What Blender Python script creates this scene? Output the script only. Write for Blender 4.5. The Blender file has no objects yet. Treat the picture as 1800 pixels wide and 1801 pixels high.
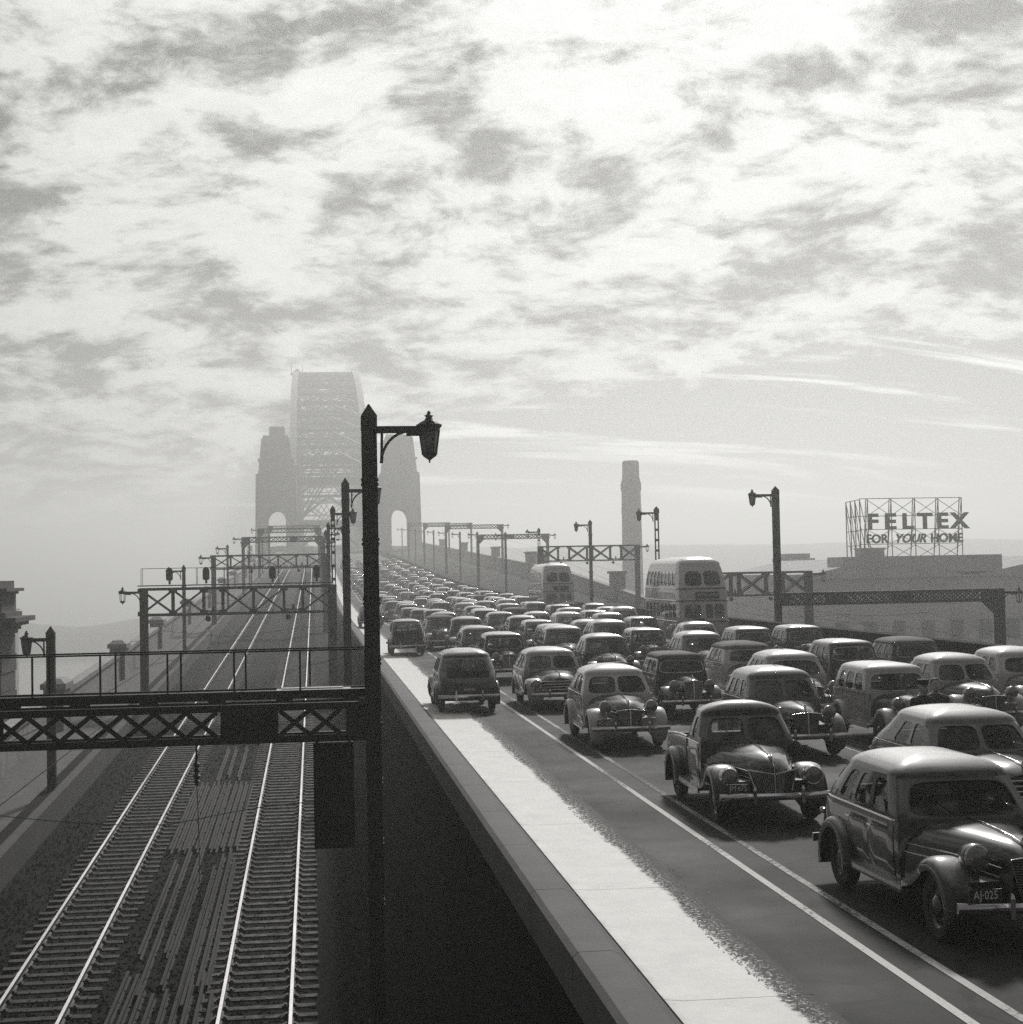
import bpy, bmesh, math, random
from mathutils import Vector, Matrix
import numpy as np
random.seed(7)
R = math.radians
scene = bpy.context.scene
COL = scene.collection

# ---------------------------------------------------------------- camera
CAM_Z = 3.85
cam_data = bpy.data.cameras.new("camera")
cam = bpy.data.objects.new("camera", cam_data)
COL.objects.link(cam)
cam_data.sensor_width = 36.0
cam_data.lens = 36.0 * 2800.0 / 1801.0
cam_data.clip_start = 0.1
cam_data.clip_end = 20000.0
cam.matrix_world = (Matrix.Translation((0, 0, CAM_Z)) @ Matrix.Rotation(-R(7.08), 4, 'Z')
                    @ Matrix.Rotation(R(90 + 2.13), 4, 'X') @ Matrix.Rotation(-0.019, 4, 'Z'))
scene.camera = cam

# ---------------------------------------------------------------- sun and sky
SUN_AZ = R(17)      # to the right of the road's direction (+Y)
SUN_EL = R(34)
sun_data = bpy.data.lights.new("sun", 'SUN')
sun_data.energy = 3.6
sun_data.angle = R(6.5)
sun_data.color = (1.0, 0.985, 0.955)
sun = bpy.data.objects.new("sun", sun_data)
COL.objects.link(sun)
sd = Vector((math.sin(SUN_AZ) * math.cos(SUN_EL), math.cos(SUN_AZ) * math.cos(SUN_EL), math.sin(SUN_EL)))
sun.rotation_euler = sd.to_track_quat('Z', 'Y').to_euler()

world = bpy.data.worlds.new("World")
scene.world = world
world.use_nodes = True
WT = world.node_tree
for n in list(WT.nodes):
    WT.nodes.remove(n)

class NT:
    """small node-graph helper"""
    def __init__(self, tree):
        self.t = tree
    def n(self, typ, **kw):
        nd = self.t.nodes.new(typ)
        for k, v in kw.items():
            setattr(nd, k, v)
        return nd
    def put(self, sock, v):
        if isinstance(v, bpy.types.NodeSocket):
            self.t.links.new(v, sock)
        elif v is not None:
            sock.default_value = v
    def math(self, op, a, b=None, c=None, clamp=False):
        nd = self.n('ShaderNodeMath', operation=op, use_clamp=clamp)
        self.put(nd.inputs[0], a)
        if b is not None:
            self.put(nd.inputs[1], b)
        if c is not None:
            self.put(nd.inputs[2], c)
        return nd.outputs[0]
    def smooth(self, v, a, b, lo=0.0, hi=1.0):
        nd = self.n('ShaderNodeMapRange', interpolation_type='SMOOTHSTEP')
        for i, x in enumerate((v, a, b, lo, hi)):
            self.put(nd.inputs[i], x)
        return nd.outputs[0]
    def lin(self, v, a, b, lo=0.0, hi=1.0):
        nd = self.n('ShaderNodeMapRange')
        for i, x in enumerate((v, a, b, lo, hi)):
            self.put(nd.inputs[i], x)
        return nd.outputs[0]
    def vec(self, x, y, z=0.0):
        nd = self.n('ShaderNodeCombineXYZ')
        for i, v in enumerate((x, y, z)):
            self.put(nd.inputs[i], v)
        return nd.outputs[0]
    def noise(self, vec, scale, detail=4.0, rough=0.5, dist=0.0, lac=2.0):
        nd = self.n('ShaderNodeTexNoise')
        if vec is not None:
            self.put(nd.inputs['Vector'], vec)
        nd.inputs['Scale'].default_value = scale
        nd.inputs['Detail'].default_value = detail
        nd.inputs['Roughness'].default_value = rough
        nd.inputs['Distortion'].default_value = dist
        nd.inputs['Lacunarity'].default_value = lac
        return nd.outputs['Fac']
    def mixf(self, f, a, b):
        nd = self.n('ShaderNodeMix', data_type='FLOAT')
        self.put(nd.inputs[0], f); self.put(nd.inputs[2], a); self.put(nd.inputs[3], b)
        return nd.outputs[0]
    def grey(self, v, tint=(1.0, 1.0, 1.0)):
        c = self.n('ShaderNodeCombineColor')
        for i in range(3):
            s = v if tint[i] == 1.0 else self.math('MULTIPLY', v, tint[i])
            self.put(c.inputs[i], s)
        return c.outputs[0]

def build_world():
    w = NT(WT)
    tc = w.n('ShaderNodeTexCoord').outputs['Generated']
    sp = w.n('ShaderNodeSeparateXYZ'); w.put(sp.inputs[0], tc)
    x, y, z = sp.outputs
    zc = w.math('ADD', w.math('MAXIMUM', z, 0.0), 0.30)      # clouds have depth, so they do not shrink to lines at the horizon
    px = w.math('DIVIDE', x, zc); py = w.math('DIVIDE', y, zc)
    # clear sky behind the clouds
    sky = w.n('ShaderNodeTexSky', sky_type='NISHITA')
    sky.sun_disc = False
    sky.sun_elevation = SUN_EL
    sky.sun_rotation = SUN_AZ
    sky.air_density = 1.0; sky.dust_density = 3.0
    bw = w.n('ShaderNodeRGBToBW'); w.put(bw.inputs[0], sky.outputs[0])
    clear = w.math('MULTIPLY_ADD', bw.outputs[0], 0.012, 0.06)
    dt = w.n('ShaderNodeVectorMath', operation='DOT_PRODUCT'); w.put(dt.inputs[0], tc); dt.inputs[1].default_value = sd
    glow = w.math('POWER', w.math('MAXIMUM', dt.outputs['Value'], 0.0), 9.0)
    fwd = w.math('POWER', w.math('MULTIPLY_ADD', dt.outputs['Value'], 0.5, 0.5), 3.0)   # a sheet lit from behind is brighter towards the sun
    # broken altocumulus sheet
    pv = w.vec(px, py)
    warp = w.n('ShaderNodeTexNoise'); w.put(warp.inputs['Vector'], pv); warp.inputs['Scale'].default_value = 2.9; warp.inputs['Detail'].default_value = 4
    wv = w.n('ShaderNodeVectorMath', operation='MULTIPLY_ADD')
    w.put(wv.inputs[0], warp.outputs['Color']); wv.inputs[1].default_value = (0.15, 0.15, 0); w.put(wv.inputs[2], pv)
    rot = w.n('ShaderNodeMapping'); w.put(rot.inputs['Vector'], wv.outputs[0])
    rot.inputs['Rotation'].default_value = (0, 0, R(28)); rot.inputs['Scale'].default_value = (0.85, 1.0, 1.0)
    rot.inputs['Location'].default_value = (2.35, 1.1, 0)
    big = w.noise(rot.outputs[0], 3.0, 3.0, 0.5)
    mid = w.noise(rot.outputs[0], 9.0, 6.0, 0.60)
    fine = w.noise(rot.outputs[0], 27.0, 4.0, 0.62)
    belly = w.math('ADD', w.math('MULTIPLY', big, 0.34), w.math('ADD', w.math('MULTIPLY', mid, 0.52), w.math('MULTIPLY', fine, 0.24)))
    dark = w.smooth(w.math('MULTIPLY_ADD', glow, -0.05, belly), 0.475, 0.62)
    tex = w.lin(fine, 0.3, 0.7, 0.88, 1.10)
    bright = w.math('MULTIPLY', tex, w.math('ADD', w.math('MULTIPLY_ADD', fwd, 0.70, 0.28), w.math('MULTIPLY', glow, 0.0)))
    cl = w.mixf(dark, bright, w.math('ADD', w.math('MULTIPLY_ADD', fwd, 0.0, 0.02), w.math('MULTIPLY', glow, 0.06)))
    # edge of the sheet: a line across it, ragged
    sdv = w.math('ADD', w.math('MULTIPLY', w.math('SUBTRACT', px, 0.94), 0.56), w.math('MULTIPLY', w.math('SUBTRACT', py, 2.01), 0.83))
    edge = w.math('ADD', sdv, w.math('ADD', w.math('MULTIPLY', w.math('SUBTRACT', mid, 0.5), 0.42), w.math('MULTIPLY', w.math('SUBTRACT', fine, 0.5), 0.16)))
    deck = w.smooth(edge, -0.02, 0.05, 1.0, 0.0)
    # thin streaks low over the horizon
    st = w.n('ShaderNodeMapping'); w.put(st.inputs['Vector'], pv)
    st.inputs['Rotation'].default_value = (0, 0, R(-7)); st.inputs['Scale'].default_value = (1.1, 6.2, 1.0)
    stv = w.noise(st.outputs[0], 1.3, 5.0, 0.62, 0.4)
    streak = w.smooth(stv, 0.52, 0.66)
    low = w.mixf(streak, clear, 1.2)
    L = w.mixf(deck, low, cl)
    # below the horizon only haze-filled distance
    L = w.mixf(w.smooth(z, -0.05, 0.0), 0.3, L)
    bg = w.n('ShaderNodeBackground')
    w.put(bg.inputs['Color'], w.grey(L, (0.996, 1.0, 0.98)))
    bg.inputs['Strength'].default_value = 1.0
    out = w.n('ShaderNodeOutputWorld')
    WT.links.new(bg.outputs[0], out.inputs['Surface'])
build_world()

scene.view_settings.view_transform = 'Standard'
scene.view_settings.look = 'None'
scene.view_settings.gamma = 1.0
scene.view_settings.use_curve_mapping = False
scene.view_settings.exposure = -0.17
scene.render.engine = 'CYCLES'
scene.cycles.use_denoising = False
scene.cycles.max_bounces = 6
scene.cycles.diffuse_bounces = 2
scene.cycles.glossy_bounces = 3
scene.cycles.transparent_max_bounces = 12
scene.cycles.volume_bounces = 0
scene.cycles.caustics_reflective = False
scene.cycles.caustics_refractive = False
scene.cycles.sample_clamp_indirect = 2.0
scene.cycles.blur_glossy = 0.5
world.cycles.sampling_method = 'MANUAL'
world.cycles.sample_map_resolution = 256

# ---------------------------------------------------------------- materials
MATS = {}
def mat(name, v, rough=0.6, metal=0.0, spec=0.5, noise=0.0, nscale=3.0, bump=0.0, bscale=30.0, coat=0.0,
        rnoise=0.0, stretch=None, tint=(1.0, 0.965, 0.985), lining=None):
    if name in MATS:
        return MATS[name]
    m = bpy.data.materials.new(name); m.use_nodes = True
    t = NT(m.node_tree)
    b = m.node_tree.nodes['Principled BSDF']
    b.inputs['Roughness'].default_value = rough
    b.inputs['Metallic'].default_value = metal
    b.inputs['Specular IOR Level'].default_value = spec
    b.inputs['Coat Weight'].default_value = coat
    b.inputs['Coat Roughness'].default_value = 0.08
    g = t.n('ShaderNodeNewGeometry')
    vecs = g.outputs['Position']
    if stretch:
        mp = t.n('ShaderNodeMapping'); t.put(mp.inputs['Vector'], vecs); mp.inputs['Scale'].default_value = stretch
        vecs = mp.outputs[0]
    f = t.noise(vecs, nscale, 6.0, 0.6)
    val = t.lin(f, 0.3, 0.7, v * (1 - noise), v * (1 + noise))
    if lining is not None:
        val = t.mixf(g.outputs['Backfacing'], val, lining)
    t.put(b.inputs['Base Color'], t.grey(val, tint))
    if rnoise:
        t.put(b.inputs['Roughness'], t.lin(f, 0.3, 0.7, max(0.02, rough - rnoise), min(1, rough + rnoise)))
    if bump:
        bp = t.n('ShaderNodeBump'); bp.inputs['Strength'].default_value = bump; bp.inputs['Distance'].default_value = 0.02
        t.put(bp.inputs['Height'], t.noise(vecs, bscale, 5.0, 0.6))
        t.put(b.inputs['Normal'], bp.outputs[0])
    MATS[name] = m
    return m

def glass_mat():
    m = bpy.data.materials.new("window_glass"); m.use_nodes = True
    t = NT(m.node_tree); nt = m.node_tree
    for n in list(nt.nodes):
        nt.nodes.remove(n)
    tr = t.n('ShaderNodeBsdfTransparent'); tr.inputs[0].default_value = (0.86, 0.86, 0.85, 1)
    gl = t.n('ShaderNodeBsdfGlossy'); gl.inputs['Roughness'].default_value = 0.04; gl.inputs['Color'].default_value = (0.9, 0.9, 0.9, 1)
    fr = t.n('ShaderNodeFresnel'); fr.inputs[0].default_value = 1.5
    f = t.math('ADD', t.math('MULTIPLY', fr.outputs[0], 0.9), 0.02)
    mx = t.n('ShaderNodeMixShader'); t.put(mx.inputs[0], f)
    nt.links.new(tr.outputs[0], mx.inputs[1]); nt.links.new(gl.outputs[0], mx.inputs[2])
    o = t.n('ShaderNodeOutputMaterial'); nt.links.new(mx.outputs[0], o.inputs[0])
    return m
GLASS = glass_mat()
RUST = None

STEEL = mat("painted_steel", 0.008, 0.6, spec=0.25, noise=0.4, nscale=2.0, bump=0.25, bscale=35)
STEELFAR = STEEL
RAILTOP = mat("polished_rail", 0.92, 0.28, metal=1.0, noise=0.05, nscale=0.6, rnoise=0.04)
RAILSIDE = mat("rusty_rail", 0.035, 0.75, noise=0.4, nscale=6)
SPARE = mat("spare_rail_rust", 0.018, 0.8, spec=0.2, noise=0.5, nscale=2.5, bump=0.3, bscale=20)
BALLAST = mat("sooty_ballast", 0.010, 0.95, noise=0.6, nscale=5.0, bump=0.9, bscale=22, spec=0.08)
TIMBER = mat("sleeper_timber", 0.008, 0.7, noise=0.6, nscale=4.0, bump=0.4, bscale=40, rnoise=0.2, spec=0.2)
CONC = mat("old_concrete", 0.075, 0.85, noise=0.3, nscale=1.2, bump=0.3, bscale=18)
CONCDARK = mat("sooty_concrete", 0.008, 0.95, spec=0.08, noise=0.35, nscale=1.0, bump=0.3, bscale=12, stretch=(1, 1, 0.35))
GRANITE = mat("granite", 0.26, 0.85, noise=0.3, nscale=1.5, bump=0.3, bscale=6)
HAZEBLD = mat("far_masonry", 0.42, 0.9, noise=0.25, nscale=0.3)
BRIDGE = mat("bridge_steel", 0.04, 0.7, noise=0.2, nscale=0.2)
CHROME = mat("chrome", 0.62, 0.14, metal=1.0, noise=0.15, nscale=9, rnoise=0.08)
RUBBER = mat("tyre_rubber", 0.018, 0.8, noise=0.3, nscale=20)
DARKIN = mat("dark_interior", 0.02, 0.9, noise=0.3, nscale=6)
BLACK = mat("black_void", 0.006, 0.8, spec=0.2)
LENS = mat("headlamp_lens", 0.22, 0.10, metal=0.5, noise=0.2, nscale=60)
CANVAS = mat("canvas_top", 0.10, 0.85, noise=0.3, nscale=5, bump=0.2, bscale=80)
PLATE = mat("number_plate", 0.02, 0.4)
PLATETXT = mat("plate_lettering", 0.7, 0.5)
WHITEP = mat("road_paint", 0.5, 0.7)
SKIN = mat("skin", 0.35, 0.6, noise=0.1, nscale=30)
CLOTH = mat("dark_cloth", 0.02, 0.9, noise=0.4, nscale=12)
CLOTH2 = mat("grey_cloth", 0.06, 0.9, noise=0.4, nscale=12)
HAIR = mat("hair", 0.02, 0.7)
FOLI = mat("far_foliage", 0.06, 0.95, noise=0.5, nscale=0.2)

def paint(name, v):
    """glossy enamel; surfaces that face up are painted paler for sky sheen, and for some dust"""
    m = bpy.data.materials.new("paint_" + name); m.use_nodes = True
    t = NT(m.node_tree); b = m.node_tree.nodes['Principled BSDF']
    g = t.n('ShaderNodeNewGeometry')
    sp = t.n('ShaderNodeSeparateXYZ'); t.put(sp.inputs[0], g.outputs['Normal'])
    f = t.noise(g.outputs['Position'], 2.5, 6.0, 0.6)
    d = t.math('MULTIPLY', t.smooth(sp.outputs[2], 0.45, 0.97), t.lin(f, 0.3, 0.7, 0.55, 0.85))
    val = t.mixf(d, v, 0.46 + v * 0.4)  # bright sky sheen on roofs and bonnets put into the colour, with some dust
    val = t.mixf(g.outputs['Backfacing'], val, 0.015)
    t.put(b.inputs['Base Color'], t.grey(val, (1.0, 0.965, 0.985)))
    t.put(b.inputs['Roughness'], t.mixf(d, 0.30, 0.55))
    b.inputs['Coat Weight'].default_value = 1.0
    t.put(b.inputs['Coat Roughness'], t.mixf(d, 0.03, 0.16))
    b.inputs['Coat IOR'].default_value = 1.5
    b.inputs['Specular IOR Level'].default_value = 0.12
    MATS["paint_" + name] = m
    return m
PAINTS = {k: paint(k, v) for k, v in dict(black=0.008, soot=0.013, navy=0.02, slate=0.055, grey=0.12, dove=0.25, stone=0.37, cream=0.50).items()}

# ---------------------------------------------------------------- mesh helpers
class MB:
    def __init__(self):
        self.v = []; self.f = []; self.m = []; self.cur = 0
    def add(self, vs, fs):
        o = len(self.v)
        self.v += [tuple(p) for p in vs]
        self.f += [tuple(i + o for i in f) for f in fs]
        self.m += [self.cur] * len(fs)
    def box(self, c, s, rz=0.0):
        cx, cy, cz = c; hx, hy, hz = s[0] / 2, s[1] / 2, s[2] / 2
        ca, sa = math.cos(rz), math.sin(rz)
        vs = []
        for dz in (-hz, hz):
            for dx, dy in ((-hx, -hy), (hx, -hy), (hx, hy), (-hx, hy)):
                vs.append((cx + dx * ca - dy * sa, cy + dx * sa + dy * ca, cz + dz))
        self.add(vs, [(3, 2, 1, 0), (4, 5, 6, 7), (0, 1, 5, 4), (1, 2, 6, 5), (2, 3, 7, 6), (3, 0, 4, 7)])
        return self
    def frustum(self, c, s0, s1, h):
        cx, cy, cz = c
        vs = []
        for (sx, sy), z in ((s0, cz), (s1, cz + h)):
            for dx, dy in ((-1, -1), (1, -1), (1, 1), (-1, 1)):
                vs.append((cx + dx * sx / 2, cy + dy * sy / 2, z))
        self.add(vs, [(3, 2, 1, 0), (4, 5, 6, 7), (0, 1, 5, 4), (1, 2, 6, 5), (2, 3, 7, 6), (3, 0, 4, 7)])
        return self
    def beam(self, p0, p1, w, h):
        M = beam_matrix(p0, p1, w, h)
        self.add([M @ Vector(p) for p in CUBE_V], CUBE_F)
        return self
    def tube(self, pts, r, n=8, caps=True, closed=False):
        pts = [Vector(p) for p in pts]
        rs = r if isinstance(r, (list, tuple)) else [r] * len(pts)
        rings = []
        up0 = Vector((0, 0, 1))
        for i, p in enumerate(pts):
            a = pts[i - 1] if i > 0 else (pts[-1] if closed else pts[0])
            b = pts[i + 1] if i < len(pts) - 1 else (pts[0] if closed else pts[-1])
            d = (b - a).normalized()
            u = d.cross(up0)
            if u.length < 0.05:
                u = d.cross(Vector((1, 0, 0)))
            u.normalize(); w = u.cross(d).normalized()
            rings.append([p + (u * math.cos(2 * math.pi * k / n) + w * math.sin(2 * math.pi * k / n)) * rs[i] for k in range(n)])
        self.loft(rings, closed_ring=True, caps=caps and not closed, closed_path=closed)
        return self
    def loft(self, rings, closed_ring=True, caps=False, closed_path=False):
        n = len(rings[0]); vs = [p for r in rings for p in r]; fs = []
        m = len(rings)
        for i in range(m if closed_path else m - 1):
            j = (i + 1) % m
            for k in range(n if closed_ring else n - 1):
                l = (k + 1) % n
                fs.append((i * n + k, i * n + l, j * n + l, j * n + k))
        if caps:
            fs.append(tuple(range(n - 1, -1, -1)))
            fs.append(tuple((m - 1) * n + k for k in range(n)))
        self.add(vs, fs)
        return self
    def lathe(self, prof, n=12, axis='z', c=(0, 0, 0), phase=0.0):
        rings = []
        for r, h in prof:
            ring = []
            for k in range(n):
                a = 2 * math.pi * k / n + phase
                p = (r * math.cos(a), r * math.sin(a), h)
                if axis == 'x':
                    p = (p[2], p[0], p[1])
                elif axis == 'y':
                    p = (p[1], p[2], p[0])
                ring.append((p[0] + c[0], p[1] + c[1], p[2] + c[2]))
            rings.append(ring)
        self.loft(rings, True, False)
        return self
    def mesh(self, name, mats, smooth=None, weld=False):
        me = bpy.data.meshes.new(name)
        me.from_pydata(self.v, [], self.f)
        if not isinstance(mats, (list, tuple)):
            mats = [mats]
        for m in mats:
            me.materials.append(m)
        if len(mats) > 1:
            me.polygons.foreach_set('material_index', self.m)
        if weld:
            bm = bmesh.new(); bm.from_mesh(me)
            bmesh.ops.remove_doubles(bm, verts=bm.verts, dist=0.0008)
            bmesh.ops.recalc_face_normals(bm, faces=bm.faces)
            bm.to_mesh(me); bm.free()
        if smooth is not None:
            me.polygons.foreach_set('use_smooth', [True] * len(me.polygons))
            try:
                me.set_sharp_from_angle(angle=R(smooth))
            except Exception:
                pass
        me.update()
        return me
    def build(self, name, mats, parent=None, loc=None, smooth=None, weld=False, **kw):
        return link(name, self.mesh(name, mats, smooth, weld), parent, loc, **kw)

CUBE_V = [(-.5, -.5, -.5), (.5, -.5, -.5), (.5, .5, -.5), (-.5, .5, -.5), (-.5, -.5, .5), (.5, -.5, .5), (.5, .5, .5), (-.5, .5, .5)]
CUBE_F = [(3, 2, 1, 0), (4, 5, 6, 7), (0, 1, 5, 4), (1, 2, 6, 5), (2, 3, 7, 6), (3, 0, 4, 7)]

def beam_matrix(p0, p1, w, h):
    """unit cube to a bar: w across (horizontal), h in the upright direction"""
    p0 = Vector(p0); p1 = Vector(p1); d = p1 - p0; L = d.length; d.normalize()
    up = Vector((0, 0, 1))
    if abs(d.z) > 0.98:
        up = Vector((0, 1, 0))
    x = d.cross(up).normalized(); z = x.cross(d).normalized()
    M = Matrix(((x.x, d.x, z.x, 0), (x.y, d.y, z.y, 0), (x.z, d.z, z.z, 0), (0, 0, 0, 1)))
    return Matrix.Translation((p0 + p1) / 2) @ M @ Matrix.Diagonal((w, L, h, 1))

def link(name, data, parent=None, loc=None, rotz=None, label=None, cat=None, group=None, kind=None):
    o = bpy.data.objects.new(name, data)
    COL.objects.link(o)
    if parent is not None:
        o.parent = parent
    if loc is not None:
        o.location = loc
    if rotz is not None:
        o.rotation_euler = (0, 0, rotz)
    if label: o['label'] = label
    if cat: o['category'] = cat
    if group: o['group'] = group
    if kind: o['kind'] = kind
    return o

def empty(name, loc, label, cat, group=None, rotz=None):
    o = link(name, None, None, loc, rotz, label, cat, group)
    o.empty_display_size = 0.2
    return o

CUBES = {}
def bar(name, p0, p1, w, h, m, parent):
    """one straight member as an object of its own (shared unit mesh)"""
    if m.name not in CUBES:
        b = MB(); b.add(CUBE_V, CUBE_F); CUBES[m.name] = b.mesh("bar_" + m.name, m)
    o = link(name, CUBES[m.name], parent)
    o.matrix_basis = beam_matrix(p0, p1, w, h)
    return o

def text_mesh(s, size, depth, m, shear=0.0, offset=0.0, xs=1.0):
    cu = bpy.data.curves.new("txt", 'FONT')
    cu.body = s; cu.size = size; cu.extrude = depth; cu.align_x = 'CENTER'; cu.align_y = 'CENTER'
    cu.shear = shear; cu.offset = offset; cu.resolution_u = 3
    o = bpy.data.objects.new("txt", cu); COL.objects.link(o)
    dg = bpy.context.evaluated_depsgraph_get()
    me = bpy.data.meshes.new_from_object(o.evaluated_get(dg))
    bpy.data.objects.remove(o); bpy.data.curves.remove(cu)
    # stand it up: reading from -Y
    me.transform(Matrix.Rotation(R(90), 4, 'X') @ Matrix.Scale(xs, 4, (1, 0, 0)))
    me.materials.clear(); me.materials.append(m)
    return me

def smooth_interp(xs, ys):
    xs = list(xs); ys = list(ys); n = len(xs)
    d = [(ys[i + 1] - ys[i]) / (xs[i + 1] - xs[i]) for i in range(n - 1)]
    t = [d[0]] + [0 if d[i - 1] * d[i] <= 0 else 2 * d[i - 1] * d[i] / (d[i - 1] + d[i]) for i in range(1, n - 1)] + [d[-1]]
    def f(x):
        if x <= xs[0]: return ys[0]
        if x >= xs[-1]: return ys[-1]
        i = 0
        while x > xs[i + 1]: i += 1
        h = xs[i + 1] - xs[i]; s = (x - xs[i]) / h
        return ((2 * s ** 3 - 3 * s ** 2 + 1) * ys[i] + (s ** 3 - 2 * s ** 2 + s) * h * t[i]
                + (-2 * s ** 3 + 3 * s ** 2) * ys[i + 1] + (s ** 3 - s ** 2) * h * t[i + 1])
    return f

# ---------------------------------------------------------------- levels of the place
def z_road(y):
    if y < 129: return 0.0
    if y < 250: return 0.5 * 2.76e-4 * (y - 129) ** 2
    if y < 640: return 2.02 + 0.0334 * (y - 250)
    return 2.02 + 0.0334 * 390 + 0.0334 * (y - 640) - 0.5 * 1.85e-4 * (y - 640) ** 2
def z_rail(y):
    return min(-6.35 + 0.0334 * y, z_road(y)) if y < 640 else z_road(y)
def x_shift(y):
    if y < 340: return 0.0
    t = min(1.0, (y - 340) / 200.0)
    return -9.0 * t * t * (3 - 2 * t)
YS = [-30, -10, 10, 30, 50, 70, 90, 110, 129] + list(range(135, 255, 8)) + list(range(260, 640, 20)) + list(range(640, 1100, 30))
# ================================================================ the setting
def strip(name, x0, x1, dz, zf, m, y0=-30, y1=1090, **kw):
    b = MB(); ys = [y for y in YS if y0 < y < y1]; ys = [y0] + ys + [y1]
    rings = [[(x0, y, zf(y) + dz), (x1, y, zf(y) + dz)] for y in ys]
    b.loft(rings, closed_ring=False)
    b.f = [tuple(reversed(f)) for f in b.f]
    return b.build(name, m, smooth=60, **kw)

def sweep(b, sec, zf, y0, y1, xf=lambda y: 0.0, caps=True, ys=None):
    """closed cross-section (x, z) carried along the deck"""
    ys = ys or ([y0] + [y for y in YS if y0 < y < y1] + [y1])
    b.loft([[(x + xf(y), y, z + zf(y)) for x, z in sec] for y in ys], True, caps)
    return b

def asphalt_mat():
    m = bpy.data.materials.new("asphalt"); m.use_nodes = True
    t = NT(m.node_tree); b = m.node_tree.nodes['Principled BSDF']
    pos = t.n('ShaderNodeNewGeometry').outputs['Position']
    mp = t.n('ShaderNodeMapping'); t.put(mp.inputs['Vector'], pos); mp.inputs['Scale'].default_value = (1.0, 0.12, 1.0)
    tracks = t.noise(mp.outputs[0], 0.9, 5.0, 0.6)
    patch = t.noise(pos, 0.35, 5.0, 0.6)
    grain = t.noise(pos, 45.0, 3.0, 0.7)
    v = t.math('ADD', t.math('MULTIPLY', t.smooth(tracks, 0.3, 0.75), 0.017), t.math('ADD', t.math('MULTIPLY', t.smooth(patch, 0.35, 0.7), 0.011), t.math('MULTIPLY', grain, 0.024)))
    crk = t.n('ShaderNodeTexVoronoi'); crk.feature = 'DISTANCE_TO_EDGE'; crk.inputs['Scale'].default_value = 0.35; t.put(crk.inputs['Vector'], t.n('ShaderNodeNewGeometry').outputs['Position'])
    wv = t.noise(pos, 1.5, 5.0, 0.7)
    line = t.smooth(t.math('MULTIPLY_ADD', t.math('SUBTRACT', wv, 0.5), 0.05, crk.outputs['Distance']), 0.004, 0.012, 0.45, 1.0)
    v = t.math('MULTIPLY', v, line)
    # oil drip band down the middle of each lane
    sp = t.n('ShaderNodeSeparateXYZ'); t.put(sp.inputs[0], pos)
    ph = t.math('FRACT', t.math('DIVIDE', t.math('SUBTRACT', sp.outputs[0], 5.65), 2.75))
    oil = t.smooth(t.math('ABSOLUTE', t.math('SUBTRACT', ph, 0.5)), 0.02, 0.18, 0.55, 1.0)
    v = t.math('MULTIPLY', v, oil)
    t.put(b.inputs['Base Color'], t.grey(v, (1, 0.98, 0.97)))
    t.put(b.inputs['Roughness'], t.lin(patch, 0.3, 0.7, 0.74, 0.9))
    b.inputs['Specular IOR Level'].default_value = 0.25
    bp = t.n('ShaderNodeBump'); bp.inputs['Strength'].default_value = 0.35; bp.inputs['Distance'].default_value = 0.01
    t.put(bp.inputs['Height'], grain); t.put(b.inputs['Normal'], bp.outputs[0])
    return m
ASPHALT = asphalt_mat()

def gutter_mat():
    """pale worn concrete whose outer edge is eaten into by the asphalt"""
    m = bpy.data.materials.new("pale_gutter_concrete"); m.use_nodes = True
    t = NT(m.node_tree); b = m.node_tree.nodes['Principled BSDF']
    pos = t.n('ShaderNodeNewGeometry').outputs['Position']
    sp = t.n('ShaderNodeSeparateXYZ'); t.put(sp.inputs[0], pos)
    edge = t.noise(pos, 7.0, 5.0, 0.7)
    wob = t.noise(pos, 0.5, 3.0, 0.5)
    d = t.math('ADD', sp.outputs[0], t.math('ADD', t.math('MULTIPLY', t.math('SUBTRACT', edge, 0.5), 0.30), t.math('MULTIPLY', t.math('SUBTRACT', wob, 0.5), 0.32)))
    spk = t.math('MULTIPLY', t.smooth(t.noise(pos, 22.0, 3.0, 0.7), 0.545, 0.59), t.smooth(t.math('ADD', sp.outputs[0], t.math('MULTIPLY', edge, 0.3)), 4.22, 4.55, 1.0, 0.0))
    conc = t.math('MAXIMUM', t.smooth(d, 4.03, 4.13, 1.0, 0.0), spk)
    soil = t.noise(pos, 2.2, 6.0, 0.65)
    kerb_dark = t.smooth(t.math('ADD', sp.outputs[0], t.math('MULTIPLY', soil, 0.25)), 2.98, 3.24, 0.3, 1.0)  # concrete gets darker towards the kerb, along a noisy edge
    cv = t.math('MULTIPLY', t.lin(soil, 0.3, 0.7, 0.52, 0.66), kerb_dark)
    av = t.math('ADD', 0.012, t.math('MULTIPLY', t.noise(pos, 45.0, 3.0, 0.7), 0.045))
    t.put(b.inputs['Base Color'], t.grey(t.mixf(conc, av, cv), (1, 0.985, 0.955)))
    t.put(b.inputs['Roughness'], t.mixf(conc, 0.85, 0.66))
    b.inputs['Specular IOR Level'].default_value = 0.35
    bp = t.n('ShaderNodeBump'); bp.inputs['Strength'].default_value = 0.25; bp.inputs['Distance'].default_value = 0.01
    t.put(bp.inputs['Height'], t.noise(pos, 25.0, 5.0, 0.6)); t.put(b.inputs['Normal'], bp.outputs[0])
    return m
GUTTER = gutter_mat()

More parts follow.
